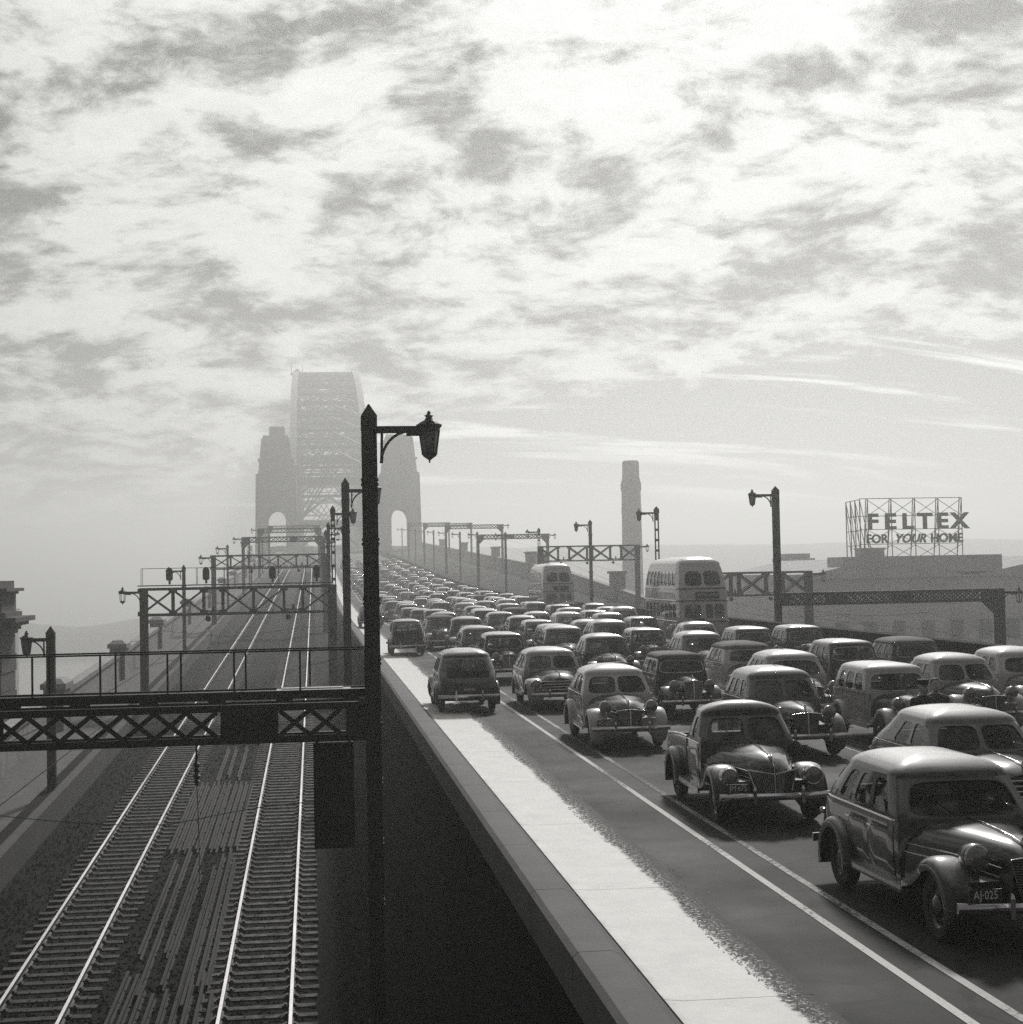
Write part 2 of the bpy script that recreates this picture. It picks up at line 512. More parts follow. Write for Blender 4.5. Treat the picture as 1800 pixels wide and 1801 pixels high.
def worn_paint(lo, hi, top):
    m = bpy.data.materials.new("worn_line_paint"); m.use_nodes = True
    t = NT(m.node_tree); b = m.node_tree.nodes['Principled BSDF']
    pos = t.n('ShaderNodeNewGeometry').outputs['Position']
    wear = t.noise(pos, 16.0, 6.0, 0.7)
    lng = t.noise(pos, 0.22, 3.0, 0.5)
    f = t.smooth(t.math('ADD', wear, t.math('MULTIPLY', t.math('SUBTRACT', lng, 0.5), 1.1)), lo, hi)
    t.put(b.inputs['Base Color'], t.grey(t.mixf(f, 0.045, top), (1, 0.985, 0.955)))
    b.inputs['Roughness'].default_value = 0.8; b.inputs['Specular IOR Level'].default_value = 0.25
    return m
WORN = worn_paint(0.30, 0.52, 0.60); WORN2 = worn_paint(0.38, 0.64, 0.50)

# ground far below, harbour water
b = MB(); b.add([(-6000, -400, -48), (6000, -400, -48), (6000, 430, -48), (-6000, 430, -48)], [(0, 1, 2, 3)])
b.build("ground", mat("city_ground", 0.08, 0.95, noise=0.5, nscale=0.02), kind="structure")
b = MB(); b.add([(-6000, 430, -48.4), (6000, 430, -48.4), (6000, 7000, -48.4), (-6000, 7000, -48.4)], [(0, 1, 2, 3)])
b.build("water", mat("harbour_water", 0.05, 0.2, noise=0.2, nscale=0.05, bump=0.3, bscale=0.4), kind="structure")

# roadway
road = strip("road", 3.0, 19.65, 0.0, z_road, ASPHALT, kind="structure")
for i, (x, w) in enumerate(((5.40, 0.10), (5.86, 0.10), (8.25, 0.08), (11.05, 0.08), (13.75, 0.08), (16.35, 0.08))):
    strip("lane_line", x - w / 2, x + w / 2, 0.006, z_road, WORN if i == 0 else WORN2, y1=560, parent=road)
slab_meshes = {}
y = 4.0
while y < 330:
    n = 5 if y > 129 else 1
    b = MB(); y1 = y + 4.988
    rings = [[(3.02, yy, z_road(yy) + 0.004), (3.02, yy, z_road(yy) + 0.03), (3.2, yy, z_road(yy) + 0.012), (4.4, yy, z_road(yy) + 0.007), (4.4, yy, z_road(yy) + 0.002)]
             for yy in [y + (y1 - y) * k / n for k in range(n + 1)]]
    b.loft(rings, True, True)
    if y < 100:
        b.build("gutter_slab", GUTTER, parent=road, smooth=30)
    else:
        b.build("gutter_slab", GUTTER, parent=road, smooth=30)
    y += 5.0
# loose grit along the edge of the gutter
b = MB()
rg = random.Random(3)
for i in range(5200):
    yy = 9 + 70 * rg.random() ** 1.7
    xx = 4.12 + abs(rg.gauss(0, 0.12)) + 0.1 * math.sin(yy * 0.7) - 0.03
    s = rg.uniform(0.006, 0.02) * (1.35 if rg.random() < .12 else 1)
    a = rg.random() * 6.28
    vs = [(xx + s * math.cos(a + k * 2.09) * rg.uniform(.7, 1.3), yy + s * math.sin(a + k * 2.09) * 1.3, 0.006) for k in range(3)] + [(xx, yy, 0.006 + s * 0.9)]
    b.add(vs, [(0, 1, 3), (1, 2, 3), (2, 0, 3)])
b.build("loose_grit", mat("pale_grit", 0.75, 0.6, noise=0.4, nscale=30), kind="stuff", label="pale loose grit scattered along the gutter edge of the road", cat="grit")

# kerb wall on the rail side, coping block by coping block
kw = empty("kerb_wall", (0, 0, 0), "low grey concrete kerb wall beside the pale gutter, above the railway cutting", "wall")
y = 6.0
km = None
while y < 330:
    b = MB(); y1 = y + 2.985
    ys = [y, y1] if y < 129 else [y, (y + y1) / 2, y1]
    sec = [(2.36, -0.25), (2.36, 0.20), (2.42, 0.245), (2.74, 0.245), (2.84, 0.20), (2.90, 0.10), (3.0, 0.03), (3.015, -0.2)]
    if y < 126:
        if km is None:
            b.loft([[(x, yy - y, z) for x, z in sec] for yy in ys], True, True); km = b.mesh("coping_block", CONC, 35)
        link("coping_block", km, kw, (0, y, 0))
    else:
        b.loft([[(x, yy, z + z_road(yy)) for x, z in sec] for yy in ys], True, True)
        b.build("coping_block", CONC, kw, smooth=35)
    y += 3.0
b = MB(); sweep(b, [(2.36, -0.25), (2.36, 0.24), (3.0, 0.2), (3.0, -0.25)], z_road, 330, 1080); b.build("far_kerb", CONC, kw)

# retaining wall between cutting and roadway
rw = empty("retaining_wall", (0, 0, 0), "tall sooty retaining wall dropping from the road to the railway tracks", "wall")
b = MB()
ys = [-10] + [y for y in YS if -10 < y < 250]
rings = []
for y in ys:
    zt = z_road(y) - 0.26; zb = min(z_rail(y) - 0.4, zt - 0.5)
    rings.append([(2.40, y, zt), (2.40, y, zt - 0.35 if zt - 0.35 > zb else zb + .02), (2.30, y, zt - 0.35 if zt - 0.35 > zb else zb + .02), (2.16, y, zb), (2.95, y, zb), (2.95, y, zt)])
b.loft(rings, True, True)
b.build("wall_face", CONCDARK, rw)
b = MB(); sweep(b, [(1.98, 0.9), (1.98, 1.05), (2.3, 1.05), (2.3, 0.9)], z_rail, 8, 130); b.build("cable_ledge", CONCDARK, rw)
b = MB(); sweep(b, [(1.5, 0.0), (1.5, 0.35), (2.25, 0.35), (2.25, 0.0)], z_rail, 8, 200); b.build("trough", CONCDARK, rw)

# track bed and the western walls
b = MB()
ys = [-30] + [y for y in YS if -30 < y < 1090] + [1090]
b.loft([[(-9.3 + x_shift(y), y, z_rail(y) - 0.22), (-7.5 + x_shift(y), y, z_rail(y) - 0.2), (-6.9 + x_shift(y), y, z_rail(y) - 0.075), (-0.3 + x_shift(y), y, z_rail(y) - 0.075), (0.6 + x_shift(y), y, z_rail(y) - 0.2), (2.4 + x_shift(y) * .3, y, z_rail(y) - 0.22)] for y in ys], False)
b.f = [tuple(reversed(f)) for f in b.f]
b.build("track_bed", BALLAST, kind="structure")
lw = empty("footway_wall", (0, 0, 0), "low concrete wall between the left railway track and the western footway", "wall")
b = MB(); sweep(b, [(-9.35, -0.5), (-9.35, 0.75), (-9.28, 0.8), (-9.05, 0.8), (-9.0, 0.75), (-9.0, -0.5)], z_rail, -10, 560, x_shift); b.build("wall_body", mat("grimy_concrete", 0.035, 0.9, noise=0.4, nscale=1.5, bump=0.3, bscale=15), lw)
b = MB(); sweep(b, [(-9.95, 0.1), (-9.95, 0.55), (-9.36, 0.55), (-9.36, 0.1)], z_rail, -10, 560, x_shift); b.build("cable_trough", CONCDARK, lw)
fw = strip("footway", -12.4, -9.95, 0.3, z_rail, mat("footway_paving", 0.07, 0.9, noise=0.3, nscale=1.5), y1=560, kind="structure")
pw = empty("parapet_wall", (0, 0, 0), "hazy outer parapet wall of the western footway with stone piers", "wall")
b = MB(); sweep(b, [(-12.75, -45), (-12.75, 1.75), (-12.85, 1.8), (-12.85, 2.05), (-12.25, 2.05), (-12.25, 1.8), (-12.35, 1.75), (-12.35, -45)], z_rail, -10, 560, x_shift); b.build("wall_body", GRANITE, pw)
for y in (55, 80, 105, 130, 160, 190, 220, 250, 290, 330, 370):
    b = MB(); b.box((0, 0, 0.6), (0.95, 2.2, 3.4)); b.box((0, 0, 2.4), (1.2, 2.5, 0.28)); b.frustum((0, 0, 2.54), (1.1, 2.4), (0.6, 1.6), 0.22)
    b.build("pier", GRANITE, pw, loc=(-12.55 + x_shift(y), y, z_rail(y)))

# eastern side: road wall, tram cutting, outer parapet
ew = empty("road_parapet", (0, 0, 0), "dark parapet wall along the right edge of the jammed roadway", "wall")
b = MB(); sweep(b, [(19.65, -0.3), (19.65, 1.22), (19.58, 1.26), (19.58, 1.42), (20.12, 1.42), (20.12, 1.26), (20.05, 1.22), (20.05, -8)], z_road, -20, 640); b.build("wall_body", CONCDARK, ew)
for k in range(60):
    y = 22 + k * 6.0
    b = MB(); b.box((0, 0, 0.62), (0.12, 0.5, 1.2)); b.build("pilaster", CONCDARK, ew, loc=(19.62, y, z_road(y)))
strip("tram_bed", 20.05, 37.2, -0.2, z_rail, BALLAST, y1=640, kind="structure")
op = empty("outer_parapet", (0, 0, 0), "outer granite parapet wall of the eastern tram side climbing towards the bridge", "wall")
def z_op(y):
    return z_rail(y) + 0.4 + 1.9 * min(1, max(0, (y - 150) / 90.0))
b = MB(); sweep(b, [(37.2, -45), (37.2, -0.25), (37.05, -0.2), (37.05, 0.0), (37.9, 0.0), (37.9, -0.2), (37.75, -0.25), (37.75, -45)], z_op, -10, 640); b.build("wall_body", GRANITE, op)
for y in (150, 196, 262, 276, 330, 400, 470):
    b = MB(); b.box((0, 0, 0.3), (1.5, 3.0, 3.0)); b.box((0, 0, 1.9), (1.9, 3.4, 0.3)); b.build("pier", GRANITE, op, loc=(37.5, y, z_op(y)))

# railway tracks
def rail_obj(parent, x, y0, y1, zf, xf):
    b = MB()
    sec = [(-0.065, 0.0), (0.065, 0.0), (0.02, 0.03), (0.015, 0.11), (0.036, 0.125), (0.036, 0.155), (-0.036, 0.155), (-0.036, 0.125), (-0.015, 0.11), (-0.02, 0.03)]
    ys = [y0] + [y for y in YS if y0 < y < y1] + [y1]
    rings = [[(x + a + xf(y), y, c + zf(y) - 0.06) for a, c in sec] for y in ys]
    n = len(sec)
    vs = [p for r in rings for p in r]
    fs = []; ms = []
    for i in range(len(ys) - 1):
        for k in range(n):
            l = (k + 1) % n
            fs.append((i * n + k, i * n + l, (i + 1) * n + l, (i + 1) * n + k)); ms.append(1 if k == 5 else 0)
    b.v = vs; b.f = fs; b.m = ms
    return b.build("rail", [RAILSIDE, RAILTOP], parent)
sl = MB(); sl.box((0, 0, 0), (2.55, 0.24, 0.14))
for sx in (-.72, .72):
    sl.cur = 1; sl.box((sx, 0, .078), (.30, .16, .035)); sl.box((sx - .09, 0, .105), (.05, .12, .04)); sl.box((sx + .09, 0, .105), (.05, .12, .04))
SLEEPER = sl.mesh("sleeper", [TIMBER, RAILSIDE])
# loose ballast stones over the bed
bs = MB(); rb = random.Random(9)
OCT = [(1, 0, 0), (-1, 0, 0), (0, 1, 0), (0, -1, 0), (0, 0, .8), (0, 0, -.8)]
OF = [(0, 2, 4), (2, 1, 4), (1, 3, 4), (3, 0, 4)]
for i in range(26000):
    y = 29 + 75 * rb.random() ** 1.9; x = rb.uniform(-8.9, 1.4)
    s_ = rb.uniform(.025, .06)
    on = any(abs(x - a) < 1.3 for a in (-6.03, -1.35)) and abs(((y - 26.5) / .66) % 1 - 0) < .2 or any(abs(x - a) < .08 for a in (-6.75, -5.32, -2.08, -.62))
    if on and rb.random() < .75: continue
    a = rb.random() * 6.28; c_, n_ = math.cos(a), math.sin(a)
    k1, k2, k3 = rb.uniform(.7, 1.3), rb.uniform(.7, 1.3), rb.uniform(.6, 1.1)
    z0 = z_rail(y) - (.07 if -7 < x < -.3 else .18)
    bs.add([(x + s_ * (k1 * p * c_ - k2 * q * n_), y + s_ * (k1 * p * n_ + k2 * q * c_), z0 + s_ * k3 * r_) for p, q, r_ in OCT], OF)
bs.build("ballast_stones", BALLAST, kind="stuff", label="dark sooty ballast stones strewn over the railway bed", cat="ballast")
TRACKS = []
def track(x0, x1, label, y0=8, nsleep=150, yfirst=30.5):
    tr = empty("railway_track", ((x0 + x1) / 2, yfirst, z_rail(yfirst)), label, "track", "railway tracks in the cutting")
    inv = tr.matrix_basis.inverted() if False else Matrix.Translation(-Vector(tr.location))
    for x in (x0, x1):
        r = rail_obj(tr, x, y0, 1080, z_rail, x_shift); r.matrix_basis = inv
    y = yfirst - 4; k = 0
    rs = random.Random(int(x0 * 100))
    while k < nsleep:
        o = link("sleeper", SLEEPER, tr)
        o.location = Vector(((x0 + x1) / 2 + rs.uniform(-.05, .05), y, z_rail(y) - 0.118)) - Vector(tr.location)
        o.rotation_euler = (math.atan(0.0334), 0, rs.uniform(-.012, .012))
        y += 0.66; k += 1
    b = MB()
    while y < 330:
        b.box(((x0 + x1) / 2 + x_shift(y), y, z_rail(y) - 0.12), (2.6, 0.25, 0.14)); y += 0.66
    o = b.build("far_sleepers", TIMBER, tr, kind="stuff"); o.matrix_basis = inv
    return tr
track(-6.75, -5.32, "left railway track with bright rails beside the low footway wall", nsleep=150)
track(-2.08, -0.62, "right railway track with bright rails at the foot of the retaining wall", nsleep=149)
for x in (27.3, 28.75, 32.2, 33.65):
    pass

# spare rails between the tracks
sr = MB()
for k in (0,):
    sec = [(-0.07, 0.0), (0.07, 0.0), (0.018, 0.035), (0.018, 0.10), (0.036, 0.115), (0.036, 0.15), (-0.036, 0.15), (-0.036, 0.115), (-0.018, 0.10), (-0.018, 0.035)]
    sr.loft([[(a, -0.5, c) for a, c in sec], [(a, 0.5, c) for a, c in sec]], True, True)
SRM = sr.mesh("spare_rail", SPARE)
rs = random.Random(5)
bundles = [(50.7, 63.5, [-4.62 + 0.205 * i for i in range(11)], "rusty spare rail in the wide even row lying between the tracks", .15),
           (36.6, 49.0, [-4.25, -3.95, -3.62, -3.45, -3.05, -2.9, -2.68, -2.5], "rusty spare rail in the loose uneven row next nearest the camera", 2.2),
           (26.5, 36.3, [-4.35, -4.1, -3.85, -3.6, -3.3, -3.05, -2.8, -2.55, -2.3], "rusty spare rail in the row nearest the camera between the tracks", 1.0),
           (64.5, 73.5, [-3.95, -3.6, -3.15], "rusty spare rail in the short row of three behind the gantry", .8),
           (83, 89, [-3.6, -3.1], "rusty spare rail of the pair lying beyond the near gantry", .5)]
for y0, y1, xs, lab, jit in bundles:
    for x in xs:
        a = y0 + rs.uniform(-jit, jit); c = y1 + rs.uniform(-jit, jit)
        o = link("spare_rail", SRM, None, label=lab, cat="rail", group=lab.replace("rusty spare rail", "spare rails"))
        m = (a + c) / 2
        o.matrix_basis = (Matrix.Translation((x, m, z_rail(m) - 0.072)) @ Matrix.Rotation(math.atan(0.0334), 4, 'X')
                          @ Matrix.Rotation(rs.uniform(-.006, .006), 4, 'Z') @ Matrix.Diagonal((1, c - a, 1, 1)))

# haze
b = MB(); b.box((0, 3250, 31), (12400, 7700, 162))
hz = b.build("haze", [], kind="stuff")
hm = bpy.data.materials.new("haze_air"); hm.use_nodes = True
ht = hm.node_tree
for n in list(ht.nodes): ht.nodes.remove(n)
pv = ht.nodes.new('ShaderNodeVolumePrincipled')
pv.inputs['Color'].default_value = (0.965, 0.97, 0.955, 1)
pv.inputs['Density'].default_value = 0.0012
pv.inputs['Anisotropy'].default_value = 0.55
ho = ht.nodes.new('ShaderNodeOutputMaterial'); ht.links.new(pv.outputs[0], ho.inputs['Volume'])
hz.data.materials.append(hm)
# ================================================================ the great bridge and the far town
def pylon(cx, y0, y1, label, cupola):
    p = empty("bridge_pylon", (cx, (y0 + y1) / 2, -48), label, "pylon")
    dz = 12.4; d = y1 - y0; o = -48
    def loc(b, name):
        return b.build(name, GRANITE, p)
    b = MB()   # two legs and the arched head of the opening
    hw0, hw1, zs, zr, ow = 7.4, 6.9, 22.5 - o, 38.8 - o, 3.2
    for s in (-1, 1):
        vs = []
        for z, w in ((0, hw0 + 1.6), (dz - o, hw0), (zs, (hw0 + hw1) / 2)):
            for yy in (-d / 2, d / 2):
                vs += [(s * ow, yy, z), (s * w, yy, z)]
        b.add(vs, [(0, 1, 5, 4), (4, 5, 9, 8), (2, 3, 7, 6), (6, 7, 11, 10), (0, 4, 6, 2), (4, 8, 10, 6), (1, 3, 7, 5), (5, 7, 11, 9)])
    loc(b, "tower_leg_pair")
    b = MB(); K = 12
    rings = []
    for yy in (-d / 2, d / 2):
        arc = [(ow * math.cos(math.pi * k / K), yy, zs + ow * 1.25 * math.sin(math.pi * k / K)) for k in range(K + 1)]
        top = [((hw0 + hw1) / 2 - (hw0 + hw1) * k / K, yy, zr if 0 < k < K else zs) for k in range(K + 1)]
        top[0] = ((hw0 + hw1) / 2, yy, zs); top[-1] = (-(hw0 + hw1) / 2, yy, zs)
        rings += [arc, top]
    n = K + 1
    vs = [q for r in rings for q in r]
    fs = []
    for k in range(K):
        fs.append((k, k + 1, n + k + 1, n + k)); fs.append((2 * n + k, 2 * n + k + 1, 3 * n + k + 1, 3 * n + k))
        fs.append((k, k + 1, 2 * n + k + 1, 2 * n + k)); fs.append((n + k, n + k + 1, 3 * n + k + 1, 3 * n + k))
    b.add(vs, fs)
    # square up the shoulders beside the arch
    for s in (-1, 1):
        b.frustum((s * 6.6, 0, zs - .05), (1.1, d), (0.5, d), zr - zs)
    loc(b, "arched_head")
    b = MB(); b.frustum((0, 0, zr - .6), (13.7, d - .5), (12.5, d - 1.0), 0.9); b.frustum((0, 0, zr + 0.3), (12.0, d - 1.4), (9.6, d - 3.4), 51.0 - 38.8); loc(b, "upper_shaft")
    b = MB(); b.box((0, 0, zr + 5.1), (12.3, d - 1.6, .5)); b.box((0, 0, 51.6 - o), (8.8, d - 4, 1.3)); loc(b, "cornice")
    if cupola:
        b = MB(); b.box((0.4, 0, 53.8 - o), (5.4, 5.4, 3.4)); b.box((0.4, 0, 55.6 - o), (5.0, 5.0, .5)); loc(b, "cupola")
    return p
pylon(-12.8, 552, 572, "left bridge pylon tower with a small cupola on top, grey in the haze", True)
pylon(29.8, 552, 572, "right bridge pylon tower behind the near lamp post, grey in the haze", False)

ar = empty("arch_span", (6.2, 820, -48), "huge steel arch of the bridge seen end-on through the haze", "bridge")
inv = Matrix.Translation((-6.2, -820, 48))
XL, XR, Y0, Y1, NP = -7.4, 19.8, 584.0, 1056.0, 28
def chord(k, top):
    s = (k / NP) * 2 - 1
    if top:
        return 43 + 60 * (1 - abs(s) ** 2.1)
    return -32 + 117 * (1 - s * s)
ydk = lambda k: Y0 + (Y1 - Y0) * k / NP
for x, nm in ((XL, "arch_rib"), (XR, "arch_rib")):
    b = MB()
    for k in range(NP):
        a, c = ydk(k), ydk(k + 1)
        b.beam((x, a, chord(k, 1)), (x, c, chord(k + 1, 1)), 2.6, 2.0)
        b.beam((x, a, chord(k, 0)), (x, c, chord(k + 1, 0)), 2.8, 2.4)
        b.beam((x, a, chord(k, 0)), (x, a, chord(k, 1)), 1.7, 1.3)
        if k < NP // 2:
            b.beam((x, a, chord(k, 1)), (x, c, chord(k + 1, 0)), 1.1, 1.1)
        else:
            b.beam((x, a, chord(k, 0)), (x, c, chord(k + 1, 1)), 1.1, 1.1)
    b.beam((x, Y1, chord(NP, 0)), (x, Y1, chord(NP, 1)), 1.0, 1.0)
    b.build("arch_rib", BRIDGE, ar).matrix_basis = inv
b = MB(); b2 = MB(); xm = (XL + XR) / 2
for k in range(NP + 1):
    y = ydk(k); zt, zb = chord(k, 1), chord(k, 0)
    b.beam((XL, y, zt), (XR, y, zt), 0.9, 1.1)
    b2.beam((XL, y, zb), (XR, y, zb), 0.9, 1.2)
    if k < NP:
        y2 = ydk(k + 1)
        for (q, top) in ((b, 1), (b2, 0)):
            q.beam((XL, y, chord(k, top)), (xm, y2, chord(k + 1, top)), .7, .7)
            q.beam((XR, y, chord(k, top)), (xm, y2, chord(k + 1, top)), .7, .7)
b.build("top_bracing", BRIDGE, ar).matrix_basis = inv
b2.build("lower_bracing", BRIDGE, ar).matrix_basis = inv
b = MB()
for k in range(2, NP - 1):   # sway frames between the ribs
    y = ydk(k); zt, zb = chord(k, 1), chord(k, 0)
    zd = z_road(y) + 7.5
    lo = max(zb, zd)
    if zt - lo > 3:
        b.beam((XL, y, zt - 3.2), (XR, y, zt - 3.2), .5, .8)
        b.beam((XL, y, zt), (xm, y, zt - 3.2), .4, .4); b.beam((XR, y, zt), (xm, y, zt - 3.2), .4, .4)
        b.beam((XL, y, lo), (xm, y, (lo + zt) / 2), .55, .55); b.beam((XR, y, lo), (xm, y, (lo + zt) / 2), .55, .55)
        b.beam((XL, y, zt - 3.2), (xm, y, (lo + zt) / 2), .55, .55); b.beam((XR, y, zt - 3.2), (xm, y, (lo + zt) / 2), .55, .55)
b.build("sway_bracing", BRIDGE, ar).matrix_basis = inv
b = MB()
for k in range(1, NP):
    y = ydk(k); zb = chord(k, 0)
    for x in (XL, XR):
        if zb > z_road(y):
            b.beam((x, y, z_road(y) - 1), (x, y, zb), .6, .6)
b.build("hangers", BRIDGE, ar, kind="stuff").matrix_basis = inv
b = MB(); sweep(b, [(-19, -2.6), (-19, -0.35), (33, -0.35), (33, -2.6)], z_road, 575, 1075); b.build("deck", BRIDGE, ar).matrix_basis = inv
b = MB()
for k in (0, 1):   # portal frames at the near end and the creeper cranes on top
    y = ydk(k) if k else Y0
    b.beam((XL, y, chord(k, 1) - 5), (XR, y, chord(k, 1) - 5), 1.0, 3.0)
    b.beam((XL, y, z_road(y) + 9), (XR, y, z_road(y) + 9), 1.0, 2.0)
b.build("portal_frame", BRIDGE, ar).matrix_basis = inv
for x, s in ((XL, 1.0), (XR, 0.5)):
    b = MB(); zt = chord(13, 1)
    b.box((x, ydk(13), zt + 1.6 * s + .5), (3.4 * s, 4, 3.0 * s)); b.box((x, ydk(13), zt + 2.0 * s), (6.4 * s, 3, 0.9 * s)); b.box((x, ydk(13), zt + 3.6 * s + .4), (1.4, 1.4, 1.2))
    b.beam((x - 2.6 * s, ydk(13), zt + 2), (x - 3.0 * s, ydk(13), zt + 7.0 * s), .35, .35); b.beam((x + 2.6 * s, ydk(13), zt + 2), (x + 3.0 * s, ydk(13), zt + 7.0 * s), .35, .35)
    b.build("inspection_crane", BRIDGE, ar).matrix_basis = inv
# approach piers and steel spans below the deck
ap = empty("approach_span", (11, 520, -48), "steel approach span and deck leading up to the bridge pylons", "bridge")
b = MB(); sweep(b, [(-20, -2.6), (-20, -0.5), (37, -0.5), (37, -2.6)], z_road, 400, 574); b.build("span_deck", BRIDGE, ap).matrix_basis = Matrix.Translation((-11, -520, 48))

# chimney
ch = empty("chimney_stack", (81.0, 402, -48), "tall pale industrial chimney with a collar near its top, fading in the haze", "chimney")
b = MB(); o = 48
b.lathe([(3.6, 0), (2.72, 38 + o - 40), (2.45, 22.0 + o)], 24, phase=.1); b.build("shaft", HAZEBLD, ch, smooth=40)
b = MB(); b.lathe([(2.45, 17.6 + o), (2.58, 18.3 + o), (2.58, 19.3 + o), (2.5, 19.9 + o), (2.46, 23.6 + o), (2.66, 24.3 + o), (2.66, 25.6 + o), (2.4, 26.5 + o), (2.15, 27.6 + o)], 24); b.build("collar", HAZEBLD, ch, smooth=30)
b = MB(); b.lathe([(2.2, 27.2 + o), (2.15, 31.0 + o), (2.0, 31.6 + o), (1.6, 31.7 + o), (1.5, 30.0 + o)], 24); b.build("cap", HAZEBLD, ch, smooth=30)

# warehouse with the rooftop sign
wh = empty("warehouse", (76, 205, -48), "long hazy warehouse with low gables carrying the rooftop letter sign", "building")
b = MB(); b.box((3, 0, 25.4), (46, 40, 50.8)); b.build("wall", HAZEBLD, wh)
b = MB()
for x0 in (-20, 3.0):
    b.add([(x0, -20.4, 50.2), (x0 + 23, -20.4, 50.2), (x0 + 11.5, -20.4, 52.6), (x0, 20, 50.2), (x0 + 23, 20, 50.2), (x0 + 11.5, 20, 52.6)], [(0, 1, 2), (0, 2, 5, 3), (1, 4, 5, 2), (3, 5, 4)])
b.build("gable_roof", HAZEBLD, wh)
for r in range(4):
    for c in range(12):
        b = MB(); b.box((-17 + c * 3.6, -20.02, 30 + r * 4.6), (1.6, .12, 2.4)); w = b.build("window", mat("far_window", 0.03, 0.3), wh)
b = MB(); b.box((-3, -17, 51.6), (20, 6, 2.4)); b.build("sign_base", HAZEBLD, wh)

sg = empty("rooftop_sign", (72.9, 188, 4.0), "open steel rooftop sign with the tall letters of a home advertisement", "sign")
SIGNM = mat("sign_letters", 0.045, 0.8)
SGH = 7.9
for i in range(5):      # main face
    x = -5.6 + i * 3.0
    for dy in (0, 1.8):
        bar("upright", (x, dy, 0.4), (x + (0 if dy else 0), dy * .35, SGH), .09, .09, SIGNM, sg)
    bar("strut", (x, 0, SGH - .1), (x, 1.8, .4), .07, .07, SIGNM, sg)
    if i < 4:
        for a, c in ((5.8, 7.8), (2.4, 4.1), (.5, 2.2)):
            bar("brace", (x, 0, a), (x + 3.0, 0, c), .06, .06, SIGNM, sg); bar("brace", (x, 0.3, c), (x + 3.0, .3, a), .06, .06, SIGNM, sg)
for z in (SGH, 5.75, 4.1, 2.3):
    bar("rail", (-6.6, 0, z), (6.4, 0, z), .08, .08, SIGNM, sg)
for k, (chh, w) in enumerate(zip("FELTEX", (1, 1, 1, 1, 1, 1))):
    o = link("letter", text_mesh(chh, 2.65, .08, SIGNM, offset=.10, xs=1.15), sg, (-5.1 + k * 2.22, -.25, 4.95))
for k, (wd, x) in enumerate((("FOR", -4.6), ("YOUR", -0.4), ("HOME", 4.3))):
    link("lettering", text_mesh(wd, 1.5, .07, SIGNM, shear=.3 if wd == "YOUR" else 0, offset=.05, xs=.98), sg, (x, -.25, 2.9))
for i in range(4):      # second face running back from the left corner
    y = i * 2.6
    bar("upright", (-6.6 + y * .12, y, -0.6), (-6.6 + y * .12, y, SGH - .1), .11, .11, SIGNM, sg)
    bar("strut", (-6.6 + y * .12, y, SGH - .2), (-4.9 + y * .1, y + .3, .3), .07, .07, SIGNM, sg)
    if i < 3:
        bar("brace", (-6.6 + y * .12, y, .5), (-6.3 + y * .12, y + 2.6, SGH - .3), .07, .07, SIGNM, sg)
for z in (SGH - .1, 5.8, 4.0, 2.2):
    bar("rail", (-6.6, 0, z), (-5.6, 8.0, z), .08, .08, SIGNM, sg)
b = MB(); b.box((-5.3, .6, .75), (3.0, 2.2, 1.9)); b.box((-5.3, .6, 1.78), (3.2, 2.4, .18)); b.build("plant_room", HAZEBLD, sg)

def block(name, x, y, w, d, ztop, label, roof=1, rows=4, cols=4, m=HAZEBLD):
    e = empty(name, (x, y, -48), label, "building")
    H = ztop + 48
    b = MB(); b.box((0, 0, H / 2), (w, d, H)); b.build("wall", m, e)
    b = MB(); b.box((0, 0, H + .25), (w + .8, d + .8, .5)); b.box((0, 0, H + .9), (w * .9, d * .9, .8))
    if roof: b.box((w * .1, 0, H + 2), (w * .35, d * .4, 2.2))
    b.build("cornice", m, e)
    WM = mat("far_window", 0.03, 0.3)
    for r in range(rows):
        for c in range(cols):
            b = MB(); b.box((-w / 2 + w * (c + .5) / cols, -d / 2 - .03, H - 3 - r * 3.6), (w / cols * .45, .1, 1.8)); b.build("window", WM, e)
    return e
block("corner_block", 80.5, 262, 4.6, 6, 4.6, "small corniced tower block left of the rooftop sign", 0, 2, 2)
block("office_block", 101, 240, 30, 24, -1.0, "wide low grey block below the rooftop sign at the right edge", 1, 4, 7)
block("wharf_store", -95, 420, 34, 30, -4.0, "pale hazy store in the left distance beside the stone tower", 1, 3, 6)
# hills
def hill(name, x0, x1, y, zf, dpt, m, lab=None):
    b = MB(); N = 90; rings = []
    for j in range(4):
        t = j / 3
        rings.append([(x0 + (x1 - x0) * i / N, y + dpt * t, -48.5 + (zf(i / N) + 48.5) * math.sin(math.pi / 2 * t) ** .7) for i in range(N + 1)])
    b.loft(rings, False); b.f = [tuple(reversed(f)) for f in b.f]
    return b.build(name, m, smooth=50, kind="structure")
rh = random.Random(11)
ph = [rh.uniform(0, 6.28) for _ in range(12)]
def ridge(base, amp, k0):
    return lambda t: base + sum(amp / (k + 1) * math.sin(t * (k0 + 7.3 * k) + ph[k]) for k in range(6)) + rh.uniform(-.3, .3) * amp * .3
hill("far_hills", 150, 1300, 1250, ridge(29, 3.2, 5), 300, FOLI)
hill("left_hills", -900, -60, 1050, ridge(-22, 6, 9), 200, FOLI)
hill("middle_hills", 420, 1700, 1750, ridge(40, 5, 7), 500, FOLI)

TOWER = mat("sooty_stone", 0.06, 0.9, noise=0.35, nscale=1.5, bump=0.3, bscale=6)
